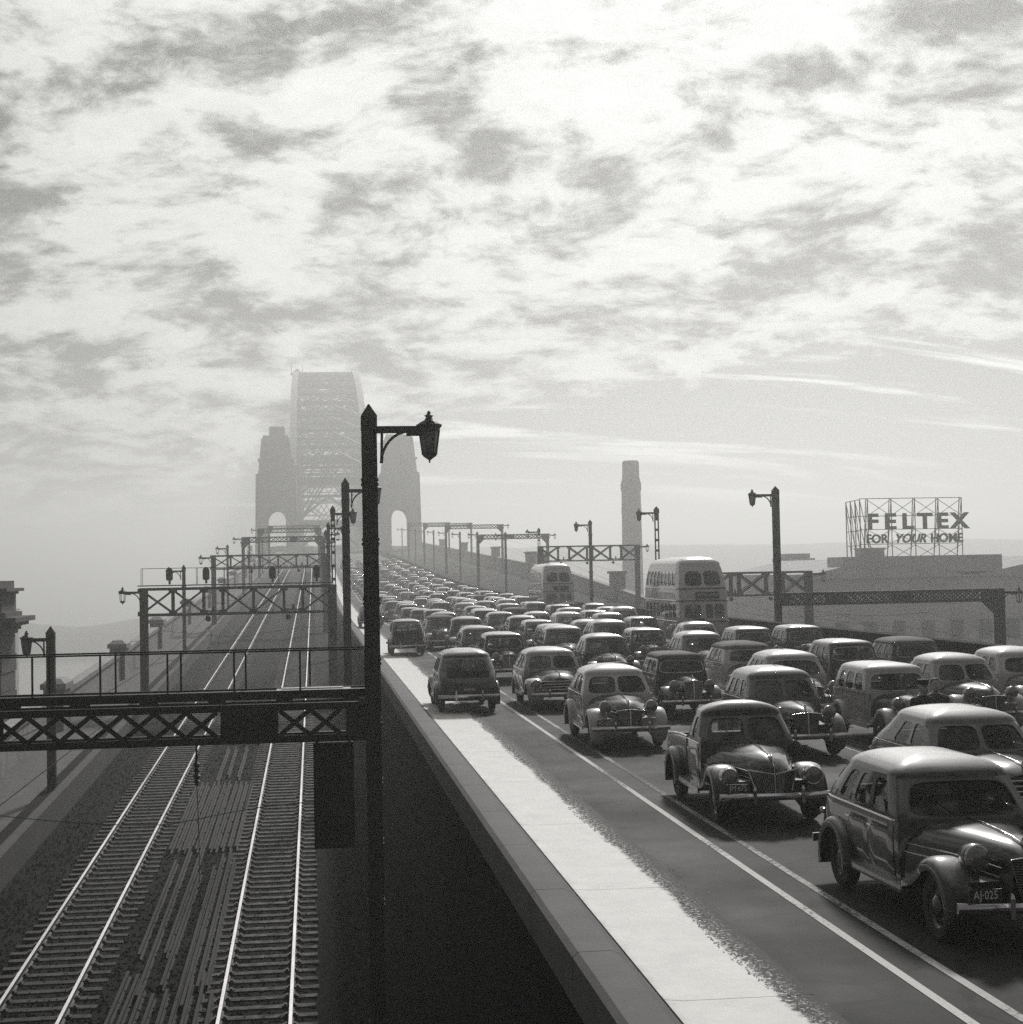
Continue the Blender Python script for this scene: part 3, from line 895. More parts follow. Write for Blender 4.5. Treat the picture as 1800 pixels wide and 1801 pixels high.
# stone tower at the left edge
st = empty("stone_tower", (-17.65, 88, -48.15), "dark stone tower with a moulded cornice at the left edge of the picture", "tower")
b = MB(); b.box((0, 0, 24.7), (2.6, 4, 49.4)); b.build("shaft", TOWER, st)
for k in range(22):
    b = MB(); b.box((0, 0, 48.6 - k), (2.66 + (.10 if k % 2 else 0), 4.06 + (.1 if k % 2 else 0), .94)); b.build("stone_course", TOWER, st)
b = MB()
for z, w, h in ((49.15, 2.9, .2), (49.35, 3.2, .25), (49.6, 3.9, .22), (49.82, 4.5, .26), (50.08, 3.3, .25), (50.33, 2.75, .95), (51.28, 3.0, .15), (51.43, 3.5, .17), (51.6, 2.6, .4)):
    b.box((0, 0, z + h / 2), (w, w + 1.4, h))
b.build("cornice", TOWER, st)
# ================================================================ lamp posts and gantries
LAMPGLASS = mat("lantern_glass", 0.10, 0.25, spec=0.6)
def lantern_meshes():
    b = MB()
    ph = 0.0; N = 6
    b.lathe([(0.0, 0.0), (0.018, 0.02), (0.012, 0.05), (0.05, 0.08), (0.12, 0.13), (0.15, 0.17), (0.15, 0.20), (0.135, 0.21), (0.0, 0.215)], N)
    b.lathe([(0.0, 0.585), (0.19, 0.59), (0.205, 0.60), (0.205, 0.66), (0.235, 0.69), (0.245, 0.735), (0.215, 0.74), (0.17, 0.775), (0.085, 0.82), (0.055, 0.87), (0.09, 0.905), (0.045, 0.925), (0.03, 0.95), (0.035, 0.97), (0.0, 1.0)], N)
    for k in range(N):
        a = 2 * math.pi * k / N
        b.beam((0.137 * math.cos(a), 0.137 * math.sin(a), 0.2), (0.193 * math.cos(a), 0.193 * math.sin(a), 0.6), 0.022, 0.022)
    for k in range(3):   # little crown points on the cornice
        pass
    frame = b.mesh("lantern", STEEL, 30)
    p = MB(); a0, a1 = 0, 2 * math.pi / N
    p.add([(0.128 * math.cos(a0), 0.128 * math.sin(a0), 0.205), (0.128 * math.cos(a1), 0.128 * math.sin(a1), 0.205), (0.184 * math.cos(a1), 0.184 * math.sin(a1), 0.592), (0.184 * math.cos(a0), 0.184 * math.sin(a0), 0.592)], [(0, 1, 2, 3)])
    return frame, p.mesh("pane", LAMPGLASS)
LANTERN, LPANE = lantern_meshes()
def column_mesh(H, lattice, w, detail):
    b = MB()
    if lattice:
        for s in (-1, 1):
            b.box((s * (w / 2 - .03), 0, H / 2 - .25), (.055, w * .8, H - .5))
        n = int(H / 0.75)
        for k in range(n):
            b.box((0, 0, .4 + k * .75), (w, w * .8, .17))
        b.box((0, 0, H - .62), (w, w * .82, .55))
    else:
        b.box((0, 0, H / 2 - .2), (w, w, H - .4))
        if detail:
            for s in (-1, 1):
                for q in (-1, 1):
                    b.box((s * w / 2, q * w / 2, H / 2 - .2), (.035, .035, H - .42))
            z = 1.0
            while z < H - .5:
                for dz in (0, .085):
                    for k in range(3):
                        for s in (-1, 1):
                            b.box((s * (w / 2 + .012), (k - 1) * w * .33, z + dz), (.05, .055, .05)); b.box(((k - 1) * w * .33, s * (w / 2 + .012), z + dz), (.055, .05, .05))
                    b.box((0, 0, z + dz), (w + .03, w + .03, .05))
                z += 1.12
        else:
            z = 1.0
            while z < H - .5:
                b.box((0, 0, z), (w + .06, w + .06, .16)); z += 1.12
    # pointed cap
    b.box((0, 0, H - .36), (w + .05, w + .05, .26))
    b.frustum((0, 0, H - .23), (w + .05, w + .05), (.02, .02), .23)
    return b.mesh("column", STEEL)
CM = {}
def arm_mesh(L):
    b = MB()
    b.box((L / 2, 0, 0), (L, .08, .11)); b.box((L / 2, 0, .06), (L, .12, .03))
    pts = [(0.10 + .55 * (1 - math.cos(t)), 0, -.62 + .60 * math.sin(t)) for t in [math.pi / 2 * k / 8 for k in range(9)]]
    for p, q in zip(pts, pts[1:]):
        b.beam(p, q, .06, .05)
    b.beam((.10, 0, -.62), (.12, 0, 0), .05, .05)
    b.beam((.58, 0, -.06), (L - .12, 0, -.06), .07, .10)
    return b.mesh("arm", STEEL)
ARM = {}
def lamp_post(x, y, z0, ztop, d, label, lattice=False, near=False, arm=1.03, w=None, group=None):
    H = round(ztop - z0, 1); w = w or .25
    e = empty("lamp_post", (x, y, ztop - H), label, "lamp post", group)
    k = (H, lattice, w, near)
    if k not in CM: CM[k] = column_mesh(H, lattice, w, near)
    link("column", CM[k], e)
    if arm not in ARM: ARM[arm] = arm_mesh(arm)
    a = link("arm", ARM[arm], e, (d * w / 2, 0, H - .50)); a.rotation_euler = (0, 0, 0 if d > 0 else math.pi)
    l = link("lantern", LANTERN, e, (d * (w / 2 + arm - .02), 0, H - 1.13))
    if y < 150:
        for q in range(6):
            link("pane", LPANE, l).rotation_euler = (0, 0, q * math.pi / 3)
    return e
ORD = ["nearest", "second", "third", "fourth", "fifth", "sixth", "seventh", "eighth", "ninth", "tenth", "eleventh", "twelfth", "thirteenth", "fourteenth", "fifteenth", "sixteenth", "seventeenth", "eighteenth", "nineteenth", "twentieth"]
def nth(i):
    if i < 20: return ORD[i] if i else "first"
    i += 1
    return "%d%s" % (i, {1: "st", 2: "nd", 3: "rd"}.get(i % 10 if i % 100 // 10 != 1 else 0, "th"))
G1 = "lamp posts between railway and road"; G2 = "lamp posts right of the road"; G3 = "lamp posts along the western footway"
tops = {30: 7.05, 60: 7.47, 90: 7.74, 120: 7.8, 150: 8.1}
for i, y in enumerate(range(30, 500, 30)):
    zt = tops.get(y, z_road(y) + 7.6)
    lab = ("large black lamp post in front of the bridge arch, its lantern reaching over the road" if i == 0 else
           "%s lamp post from the camera in the row between the railway and the road" % nth(i))
    lamp_post(1.05 if y != 60 else 1.18, y, z_rail(y) - .2, zt, 1, lab, lattice=(y in (90, 150, 210, 270)), near=(y < 100), group=G1)
rt = {83: 8.15, 113: 8.35, 141: 8.35, 174: 8.6, 205: 9.0, 241: 10.0, 270: 10.8, 300: 11.8}
for i, y in enumerate((83, 113, 141, 174, 205, 241, 270, 300, 330, 360, 390, 420, 450)):
    zt = rt.get(y, z_road(y) + 8.1)
    lamp_post(24.6, y, z_rail(y) - .2, zt, -1, "%s lamp post from the camera in the row right of the road, lantern pointing left" % nth(i), lattice=(y in (113, 174)), near=(y < 90), w=.30 if y < 120 else .27, group=G2, arm=1.15)
ft = {60: 2.16, 120: 4.8, 180: 7.45}
for i, y in enumerate((60, 120, 180, 240, 300)):
    zt = ft.get(y, z_rail(y) + 7.6)
    lamp_post(-9.62, y, z_rail(y), zt, -1, "%s lamp post from the camera on the western footway, lantern pointing left" % nth(i), near=(y < 100), w=.26 if y < 100 else .24, arm=.75 if y == 60 else 1.0, group=G3)

def gantry(y, x0, x1, zb, zt, typ, label, legs, lamps=(), walk=False, signals=(), solid=(), near=False, legz=None, wires=True):
    """lattice girder across the tracks; x0 < x1; legs: x positions; lamps: (leg x, direction)"""
    e = empty("signal_gantry" if signals or near else "wire_gantry", (0, y, zb), label, "gantry", "gantries over the tracks")
    D = zt - zb; c = .13 if near else .15
    for dy in (-.28, .28):
        bar("chord", (x0, dy, c / 2), (x1, dy, c / 2), c, c, STEEL, e)
        bar("chord", (x0, dy, D - c / 2), (x1, dy, D - c / 2), c, c, STEEL, e)
    def insolid(a):
        return any(s0 <= a <= s1 for s0, s1 in solid)
    if typ == 'lattice':
        p = D - 2 * c + .02
        n = max(2, int(round((x1 - x0) / (p * 1.15)))); st = (x1 - x0) / n
        for k in range(n):
            a = x0 + k * st
            if insolid(a + st / 2): continue
            for dy in ((-.30,) if near else (-.30, .30)):
                bar("brace", (a, dy, c), (a + st, dy, D - c), .02, .085, STEEL, e)
                bar("brace", (a, dy + .021, D - c), (a + st, dy + .021, c), .02, .085, STEEL, e)
        for s0, s1 in solid:
            for dy in (-.33, .33):
                bar("web_plate", ((s0), dy, D / 2), (s1, dy, D / 2), .025, D - .02, STEEL, e)
    else:
        n = 7; ws = [1.0, 1.0, .62, 1.0, 1.0, .62, 1.0] if typ == 'x' else [1, .62, 1, .3, 1, .62, 1]
        tot = sum(ws); a = x0; u = (x1 - x0) / tot
        for k, wk in enumerate(ws):
            q = a + wk * u
            for dy in (-.28, .28):
                bar("vertical", (a, dy, 0), (a, dy, D), .14, .12, STEEL, e)
                if wk > .7:
                    bar("brace", (a, dy, c), (q, dy, D - c), .06, .09, STEEL, e)
                    bar("brace", (a, dy + .07, D - c), (q, dy + .07, c), .06, .09, STEEL, e)
                    if typ == 'xx':
                        bar("brace", (a, dy, c + .16), (q - .15, dy, D - c), .04, .05, STEEL, e); bar("brace", (a, dy, D - c - .16), (q - .15, dy, c), .04, .05, STEEL, e)
            if wk < .7:
                bar("bracket_bar", (a, 0, .22), (q, 0, .22), .08, .08, STEEL, e)
                b = MB(); b.lathe([(0, 0), (.09, 0), (.09, .1), (.05, .14), (.09, .2), (.05, .26), (0, .3)], 8, c=((a + q) / 2, 0, .24)); b.build("insulator", STEEL, e)
                b = MB(); b.lathe([(0, -.34), (.13, -.3), (.16, -.18), (.1, -.02), (0, 0)], 10, c=((a + q) / 2 - .3, 0, -.02)); b.build("wire_clamp", STEEL, e)
            a = q
        for dy in (-.28, .28):
            bar("vertical", (x1, dy, 0), (x1, dy, D), .14, .12, STEEL, e)
            a = x0
            for wk in ws:       # gusset plates
                for zz in (c, D - c):
                    bar("gusset", (a - .2, dy * 1.3, zz), (a + .2, dy * 1.3, zz), .02, .26, STEEL, e)
                a += wk * u
    for lx, lw in legs:
        zg = (z_rail(y) if legz is None else legz) - zb - .2
        for dy in (-.24, .24):
            bar("leg", (lx, dy, zg), (lx, dy, D), lw, .10, STEEL, e)
        k = zg + .5
        while k < D:
            bar("batten", (lx - lw / 2 + .01, 0, k), (lx + lw / 2 - .01, 0, k), .4, .16, STEEL, e); k += 1.0
        s = 1 if lx < (x0 + x1) / 2 else -1   # knee plate
        for dy in (-.3, .3):
            b = MB(); b.add([(lx, dy, -.9), (lx, dy, D), (lx + s * .9, dy, D), (lx + s * .9, dy, 0)], [(0, 1, 2, 3)])
            if typ == 'lattice': b.build("knee_plate", STEEL, e)
    for lx, d in lamps:
        a = link("lamp_arm", ARM[1.03], e, (lx, 0, D - .25)); a.rotation_euler = (0, 0, 0 if d > 0 else math.pi)
        l = link("lantern", LANTERN, e, (lx + d * 1.05, 0, D - .90))
    if walk:
        zt_ = D + (.14 if near else .12)
        if near:
            bar("walkway", (x0, .62, zt_), (x1, .62, zt_), .75, .05, STEEL, e)
            bar("walkway_edge", (x0, .2, zt_ - .02), (x1, .2, zt_ - .02), .06, .16, STEEL, e)
            bar("walkway_edge", (x0, 1.0, zt_ - .02), (x1, 1.0, zt_ - .02), .06, .16, STEEL, e)
            k = x0 + .5
            while k < x1 - .2:
                bar("packing", (k, .35, D - .0), (k + .3, .35, D), .5, .24, STEEL, e); k += 1.25
            for yy, off in ((.22, 0.0), (1.02, .18)):
                bar("handrail", (x0, yy, zt_ + .80), (x1, yy, zt_ + .80), .03, .03, STEEL, e)
                k = x0 + off
                while k < x1:
                    bar("railing_post", (k, yy, zt_), (k, yy, zt_ + .80), .035, .03, STEEL, e); k += 1.22
            bar("timber_board", (x1 - 1.75, .6, zt_ + .035), (x1 - .35, .6, zt_ + .035), .5, .03, mat("new_timber", .35, .7, noise=.2, nscale=6), e)
            bar("timber_board", (x1 - 1.65, .72, zt_ + .06), (x1 - .5, .7, zt_ + .06), .3, .02, MATS["new_timber"], e)
        else:
            bar("walkway", (x0 - .2, 0, zt_), (x1, 0, zt_), .9, .06, STEEL, e)
            for yy in (-.42, .42):
                bar("handrail", (x0, yy, zt_ + .95), (x1, yy, zt_ + .95), .025, .025, STEEL, e)
                k = x0
                while k <= x1 + .1:
                    bar("railing_post", (k, yy, zt_), (k, yy, zt_ + .95), .025, .025, STEEL, e); k += 1.5
    for sx in signals:
        b = MB(); zz = D + .2
        b.box((sx, .1, zz + .25), (.12, .12, .5))
        b.lathe([(0, -.02), (.16, 0), (.19, .10), (.19, .5), (.16, .62), (.08, .70), (0, .72)], 12, c=(sx, 0, zz + .2))
        b.build("signal_head", BLACK, e, smooth=40)
    return e
gantry(30, -12.5, 1.0, .78, 1.50, 'lattice', "nearest black lattice gantry with walkway and handrails across both tracks", [(-9.6, .5)], near=True, walk=True, solid=((-1.75, -.72), (.55, 1.0), (-13, -5.72)))
gantry(90, -9.5, 1.0, 1.73, 3.30, 'x', "second gantry over the tracks, carrying four round black signal heads", [(-9.4, .42), (.95, .5)], lamps=((-9.5, -1),), walk=True, signals=(-8.0, -6.0, -2.35, .1))
gantry(150, -9.4, 1.0, 4.5, 5.85, 'x', "third gantry over the tracks with crossed panels and a lantern on its left", [(-9.3, .42), (.95, .5)], lamps=((-9.4, -1),))
gantry(210, -9.4, 1.0, 8.2, 8.95, 'lattice', "fourth gantry over the tracks, a thin lattice girder", [(-9.2, .4), (.95, .45)], lamps=((-9.3, -1),), solid=((-3.2, -2.2),))
gantry(270, -9.4, 1.0, 11.0, 11.8, 'lattice', "fifth gantry over the tracks, faint lattice girder", [(-9.2, .4), (.95, .45)], lamps=((-9.3, -1),))
gantry(330, -9.4, 1.0, 13.3, 14.1, 'lattice', "sixth gantry over the tracks, very faint in the haze", [(-9.2, .4), (.95, .45)], legz=z_rail(330))
gantry(83, 24.7, 37.0, 1.72, 2.42, 'lattice', "nearest lattice gantry over the tram side at the right edge", [(37.0, .42)], lamps=((37.1, 1),), solid=((27.3, 28.3), (31.0, 32.0), (24.6, 25.2), (36.2, 37.1)))
gantry(113, 24.7, 35.9, 1.70, 3.48, 'xx', "gantry with doubled crossed panels right of the nearer bus", [(35.8, .5)], lamps=((35.9, 1),))
gantry(174, 24.7, 35.8, 4.8, 6.55, 'xx', "gantry with crossed panels between the two buses and the chimney", [(35.6, .5), (24.75, .6)], lamps=((35.7, 1),))
gantry(241, 24.7, 35.7, 8.75, 9.5, 'lattice', "thin lattice gantry of the tram side above the farther bus", [(35.4, .4), (24.7, .4)], lamps=((35.5, 1),), solid=((29.0, 30.2),))
gantry(300, 24.7, 35.7, 12.0, 12.8, 'lattice', "faint lattice gantry of the tram side near the right pylon", [(35.4, .4), (24.7, .4)], lamps=((35.5, 1),))
gantry(360, 24.7, 35.7, 14.2, 15.0, 'lattice', "fainter lattice gantry of the tram side just before the right pylon", [(35.4, .4), (24.7, .4)])
gantry(420, 24.7, 35.7, 16.2, 17.1, 'lattice', "faintest lattice gantry of the tram side at the right pylon", [(35.4, .4), (24.7, .4)])

# equipment case hanging under the near gantry
e = empty("relay_case", (.30, 30.3, -1.25), "black equipment case hanging under the nearest gantry beside the big lamp post", "case")
b = MB(); b.box((0, 0, .98), (.75, .5, 1.95)); b.build("case_body", BLACK, e)
b = MB(); b.box((0, -.27, .98), (.62, .04, 1.8)); b.build("door", STEEL, e)
for x in (-.3, .3):
    bar("hanger", (x, 0, 1.9), (x, 0, 2.25), .06, .06, STEEL, e)
e = empty("insulator_string", (-2.22, 30.1, -.02), "insulator hanging on a thin wire below the nearest gantry", "insulator")
b = MB(); b.lathe([(0, 0), (.03, .02), (.03, .06), (.07, .1), (.03, .13), (.08, .2), (.03, .24), (.06, .3), (.03, .34), (.07, .42), (.02, .46), (.02, .82), (0, .83)], 8); b.build("discs", STEEL, e, smooth=40)
b = MB(); b.tube([(0, 0, .02), (-.06, 1.2, -1.1), (-.2, 3.2, -2.4), (-.4, 6.5, -3.6)], .008, 5); b.build("tail_wire", STEEL, e)

WIREM = mat('dull_wire', .02, .95, spec=.1)
# overhead wires
def wire(pts, r, label, group):
    b = MB(); b.tube(pts, r, 5); b.build("overhead_wire", WIREM, label=label, cat="wire", group=group)
gy = [(30, .7), (90, 1.6), (150, 4.35), (210, 8.0), (270, 10.8), (330, 13.1)]
for x, nm in ((-6.03, "left"), (-1.35, "right")):
    for hi in (0, 1):
        pts = []
        for (ya, za), (yb, zb) in zip(gy, gy[1:]):
            for k in range(8):
                t = k / 8; s = 4 * t * (1 - t)
                pts.append((x, ya + (yb - ya) * t, za + (zb - za) * t - (.15 if not hi else -.0) - s * (.5 if hi else .12) - (1.0 if not hi else 0)))
        wire(pts, .011, "thin %s wire hung from the gantries over the %s track" % ("sagging upper" if hi else "lower contact", nm), "overhead wires")
gy = [(40, -.8), (83, 1.2), (113, 1.5), (174, 4.6), (241, 8.6), (300, 11.8), (360, 14.0)]
for x, nm in ((28.0, "left"), (32.9, "right")):
    for hi in (0, 1):
        pts = []
        for (ya, za), (yb, zb) in zip(gy, gy[1:]):
            for k in range(8):
                t = k / 8; s = 4 * t * (1 - t)
                pts.append((x, ya + (yb - ya) * t, za + (zb - za) * t - s * (.6 if hi else .15) - (.9 if not hi else 0)))
        wire(pts, .010, "thin %s wire over the %s tram track beyond the road wall" % ("sagging upper" if hi else "lower contact", nm), "overhead wires")
for y, z, zr in ((46, -2.6, 0), (98, 0.7, 0)):
    pts = [(-9.3 + 10.3 * k / 12, y, z - .5 * math.sin(math.pi * k / 12) + .25 * (k > 6) * math.sin(math.pi * (k - 6) / 6)) for k in range(13)]
    wire(pts, .012, "cross wire slung over both tracks %s the nearest gantry" % ("just beyond" if y < 60 else "far beyond"), "cross wires")
# ================================================================ vehicles
def shell_rings(ringf, plan_u):
    def S(u, v):
        u = ((u + 1) % 2) - 1
        s = 1 if u >= 0 else -1
        x, y, z = plan_u(abs(u), ringf(v))
        return Vector((s * x, y, z))
    return S

UA, UB, UC, UD = .2, .28, .74, .9
def plan_half(u, r):
    yf, yr, w, rf, rr, z, bow = r
    rf = max(1e-4, min(rf, w * .9, (yr - yf) * .3)); rr = max(1e-4, min(rr, w * .95, (yr - yf) * .45))
    if u <= UA:
        x = (w - rf) * u / UA
        return x, yf + bow * (x / max(w, 1e-4)) ** 2, z
    y0 = yf + bow * ((w - rf) / max(w, 1e-4)) ** 2
    if u <= UB:
        a = (u - UA) / (UB - UA) * math.pi / 2
        return w - rf + rf * math.sin(a), y0 + rf - rf * math.cos(a), z
    if u <= UC:
        t = (u - UB) / (UC - UB)
        return w, (y0 + rf) * (1 - t) + (yr - rr) * t, z
    if u <= UD:
        a = (u - UC) / (UD - UC) * math.pi / 2
        return w - rr + rr * math.cos(a), yr - rr + rr * math.sin(a), z
    t = (u - UD) / (1 - UD)
    return (w - rr) * (1 - t), yr, z

def nrm(S, u, v):
    e = 1e-3
    a = S(u + e, v) - S(u - e, v); b = S(u, v + e) - S(u, v - e)
    n = a.cross(b)
    if n.length < 1e-9: return Vector((0, 0, 1))
    n.normalize()
    return n

TH = [2 * math.pi * k / 32 for k in range(32)]
def sq(th):
    c, s = math.cos(th), math.sin(th); m = max(abs(c), abs(s)); return c / m, s / m
def rr_pt(th, n=5.0):
    c, s = math.cos(th), math.sin(th)
    k = (abs(c) ** n + abs(s) ** n) ** (-1 / n)
    return c * k, s * k
TT = sorted(set(round(sq(t)[1], 6) for t in TH))

def make_shell(S, vlevels, bands, windows, inset=.02, mu=.93, mv=.90, closed_top=True):
    """vlevels: list of v; bands: {index of vlevel: band id}; windows: list of (u0,u1) per band.
    Returns shell MB and list of pane (MB, band, (u0,u1))"""
    us = set()
    allw = sorted(set(w for wl in windows.values() for w in wl))
    for (a, b_) in allw:
        for t in TT:
            us.add(round((a + b_) / 2 + t * (b_ - a) / 2, 5))
    def wrap(u): return round(((u + 1) % 2) - 1, 5)
    uu = set(wrap(u) for u in us)
    for k in range(41):
        x = round(-1 + k * .05, 5)
        if not any(a - .004 < x < b_ + .004 or a - .004 < x + 2 < b_ + .004 for a, b_ in allw):
            if min([abs(x - q) for q in uu] or [9]) > .012: uu.add(wrap(x))
    uu = sorted(uu)
    mb = MB(); panes = []
    n = len(uu)
    def inwin(u0, u1, wl):
        m = (u0 + u1) / 2
        for a, b_ in wl:
            for k in (-2, 0, 2):
                if a - 1e-6 < m + k < b_ + 1e-6: return True
        return False
    for i in range(len(vlevels) - 1):
        v0, v1 = vlevels[i], vlevels[i + 1]
        wl = windows.get(bands.get(i), []) if i in bands else []
        for k in range(n):
            u0 = uu[k]; u1 = uu[(k + 1) % n] + (2 if k == n - 1 else 0)
            if wl and inwin(u0, u1, wl): continue
            tv = [v0, v1] if not wl else [v0 + (v1 - v0) * (t + 1) / 2 for t in TT]
            for a, c in zip(tv, tv[1:]):
                mb.add([S(u0, a), S(u1, a), S(u1, c), S(u0, c)], [(0, 1, 2, 3)])
        for (a, b_) in wl:
            uc, hu, vc, hv = (a + b_) / 2, (b_ - a) / 2, (v0 + v1) / 2, (v1 - v0) / 2
            out = []; inn = []; deep = []
            for t in TH:
                cx, sx = sq(t); out.append(S(uc + cx * hu, vc + sx * hv))
                cx, sx = rr_pt(t); p = S(uc + cx * hu * mu, vc + sx * hv * mv); inn.append(p)
                deep.append(p - nrm(S, uc + cx * hu * mu, vc + sx * hv * mv) * inset)
            m = len(TH)
            mb.add(out + inn, [(q, (q + 1) % m, m + (q + 1) % m, m + q) for q in range(m)])
            mb.add(inn + deep, [(q, (q + 1) % m, m + (q + 1) % m, m + q) for q in range(m)])
            pb = MB(); ctr = S(uc, vc) - nrm(S, uc, vc) * inset * .7
            dp = [p.lerp(d, .7) for p, d in zip(inn, deep)]
            pb.add([ctr] + dp, [(0, 1 + q, 1 + (q + 1) % m) for q in range(m)])
            panes.append((pb, bands[i], (a, b_), inn))
    return mb, panes

def car_proto(P):
    """returns list of parts: (name, mesh, paintable, parent index or None, label)"""
    parts = []
    def add(name, mb, mats, smooth=35, parent=None, weld=False, paintable=False, lod=0, label=None):
        me = mb if isinstance(mb, bpy.types.Mesh) else mb.mesh(name, mats, smooth, weld)
        parts.append(dict(name=name, me=me, paint=paintable, parent=parent, lod=lod, label=label))
        return len(parts) - 1
    PT = PAINTS['black']
    oy = P['L'] / 2
    belt, sill, wb, wt, sh, roof = P['belt'], P['sill'], P['wbot'], P['wtop'], P['shoulder'], P['roof']
    fw = smooth_interp(*zip(*P['w'])); fr = smooth_interp(*zip(*P['yr']))
    cowl, rake = P['cowl'], P['rake']
    rr, rf, p = P.get('rr', .4), P.get('rf', .14), P.get('rp', 2.4)
    def ringf(v):
        if v <= 1:
            z = sill + (sh - sill) * v
            yf = cowl + max(0, z - belt) * rake
            if P.get('ute') and z < belt: pass
            return (yf - oy, fr(z) - oy, fw(z), rf, rr * (1 if z > belt else .8), z, P.get('bow', .07))
        a = min(1.0, v - 1) * math.pi / 2
        k = max(0.0, math.cos(a)) ** (2 / p); s = math.sin(a) ** (2 / p)
        yf0 = cowl + (sh - belt) * rake; yr0 = fr(sh); ym = yf0 + (yr0 - yf0) * .45
        ky = 1 - (1 - k) * P.get('ky', .6)
        return (ym - (ym - yf0) * ky - oy, ym + (yr0 - ym) * ky - oy, fw(sh) * k, rf * k + .001, rr * k + .001, sh + (roof - sh) * s, P.get('bow', .07) * k)
    S = shell_rings(ringf, plan_half)
    vz = lambda z: (z - sill) / (sh - sill)
    lv = [vz(z) for z in (sill, sill + .14, .68, .88, belt - .02, wb, wt, sh)] + [1 + a for a in (.12, .25, .38, .5, .62, .75, .88, 1.0)]
    wins = []
    ws = P['wins']
    if P.get('split', True):
        wins += [(.006, .212), (-.212, -.006)]
    else:
        wins += [(-.212, .212)]
    for a, c in ws:
        wins += [(a, c), (-c, -a)]
    for a, c in P['rear']:
        wins.append((a, c))
    shell, panes = make_shell(S, lv, {5: 'w'}, {'w': wins})
    body = add("body", shell, PT, 40, weld=True, paintable=True)
    if P.get('softtop'):
        # canvas hood stretched over the roof, a little proud of the shell
        cb = MB(); us = [-1 + k * .05 for k in range(41)]
        vv = [vz(sh) - .02] + [1 + a for a in (0, .12, .25, .38, .5, .62, .75, .88, 1.0)]
        cb.loft([[S(u, v) + nrm(S, u, min(v, 1.93)) * .014 + Vector((0, 0, .006)) for u in us[:-1]] for v in vv], True)
        add("canvas_roof", cb, CANVAS, 50, paintable=False)
    # glass
    for pb, bd, (a, c), inn in panes:
        front = abs(a) < .22 and abs(c) < .22
        nm = "windscreen_pane" if front else ("rear_window_pane" if a > .85 else "side_window_pane")
        gi = add(nm, pb, GLASS, 50)
        if front and P.get('frame') or (front and P.get('rim', True)):
            fb = MB(); fb.tube([q + Vector((0, -.004, 0)) for q in inn], .013 if P.get('frame') else .006, 5, closed=True)
            add("screen_rim", fb, P['framemat'] if P.get('frame') else mat('screen_rubber', .05, .5), 60, parent=gi)
    # floor pan, seats, wheel
    b = MB(); b.box((0, (cowl + P['yr'][0][1]) / 2 - oy, sill + .03), (1.4, P['yr'][0][1] - cowl - .2, .05)); add("floor_pan", b, DARKIN, None, lod=1)
    ys = cowl + (1.05 if not P.get('ute') else .8)
    for q, yy in enumerate((ys, ys + 1.1) if not P.get('ute') else (ys,)):
        b = MB(); b.box((0, yy - oy, .62), (1.15, .5, .22)); b.box((0, yy + .28 - oy, .86), (1.15, .14, .58)); add("bench_seat", b, DARKIN, 30, lod=1)
    b = MB(); cxs = .33; b.tube([(cxs + .2 * math.cos(t), cowl + .52 + .08 * math.sin(t) - oy, 1.07 + .18 * math.sin(t)) for t in [2 * math.pi * k / 16 for k in range(16)]], .014, 5, closed=True)
    b.beam((cxs, cowl + .52 - oy, 1.07), (cxs, cowl + .15 - oy, .8), .03, .03); add("steering_wheel", b, BLACK, 60, lod=1)
    b = MB(); b.box((0, cowl + .2 - oy, .98), (1.3, .3, .14)); add("dashboard", b, DARKIN, None, lod=1)
    # hood
    st = P['hood']; N = 18; rings = []
    for (y, hw, zt, zb, n) in st:
        ring = []
        for k in range(N + 1):
            t = math.pi * k / N
            c, s = math.cos(t), math.sin(t)
            x = -hw * math.copysign(abs(c) ** (2 / n), c); z = zb + (zt - zb) * abs(s) ** (2 / n)
            z += P.get('keel', .012) * max(0, 1 - abs(x) / .12) if s > .5 else 0
            ring.append((x, y - oy, z))
        rings.append(ring)
    b = MB(); b.loft(rings, False); b.f = [tuple(reversed(f)) for f in b.f]
    b.add(rings[0], [tuple(range(N + 1))])
    hood = add("bonnet", b, PT, 38, paintable=True)
    y0 = st[0][0] - oy; hz = st[0][2]
    # bonnet spine, ornament, side mouldings
    b = MB(); pts = [(0, r[0] - oy, r[2] + .016 + P.get('keel', .012)) for r in st]; b.tube(pts, .009, 5); b.frustum((0, pts[0][1] + .12, pts[1][2]), (.02, .16), (.01, .04), .07)
    add("bonnet_ornament", b, CHROME, 60, parent=hood)
    for s in (-1, 1):
        b = MB()
        for dz in P.get('mold', (0.0, -.09)):
            pts = []
            for r in st[1:]:
                zz = r[3] + (r[2] - r[3]) * .62 + dz
                q = min(1, max(0, (zz - r[3]) / (r[2] - r[3])))
                x = r[1] * (max(0, 1 - q ** r[4])) ** (1 / r[4]) + .008
                pts.append((s * x, r[0] - oy, zz))
            b.tube(pts, .009, 5)
        add("bonnet_moulding", b, CHROME, 60, parent=hood, lod=1)
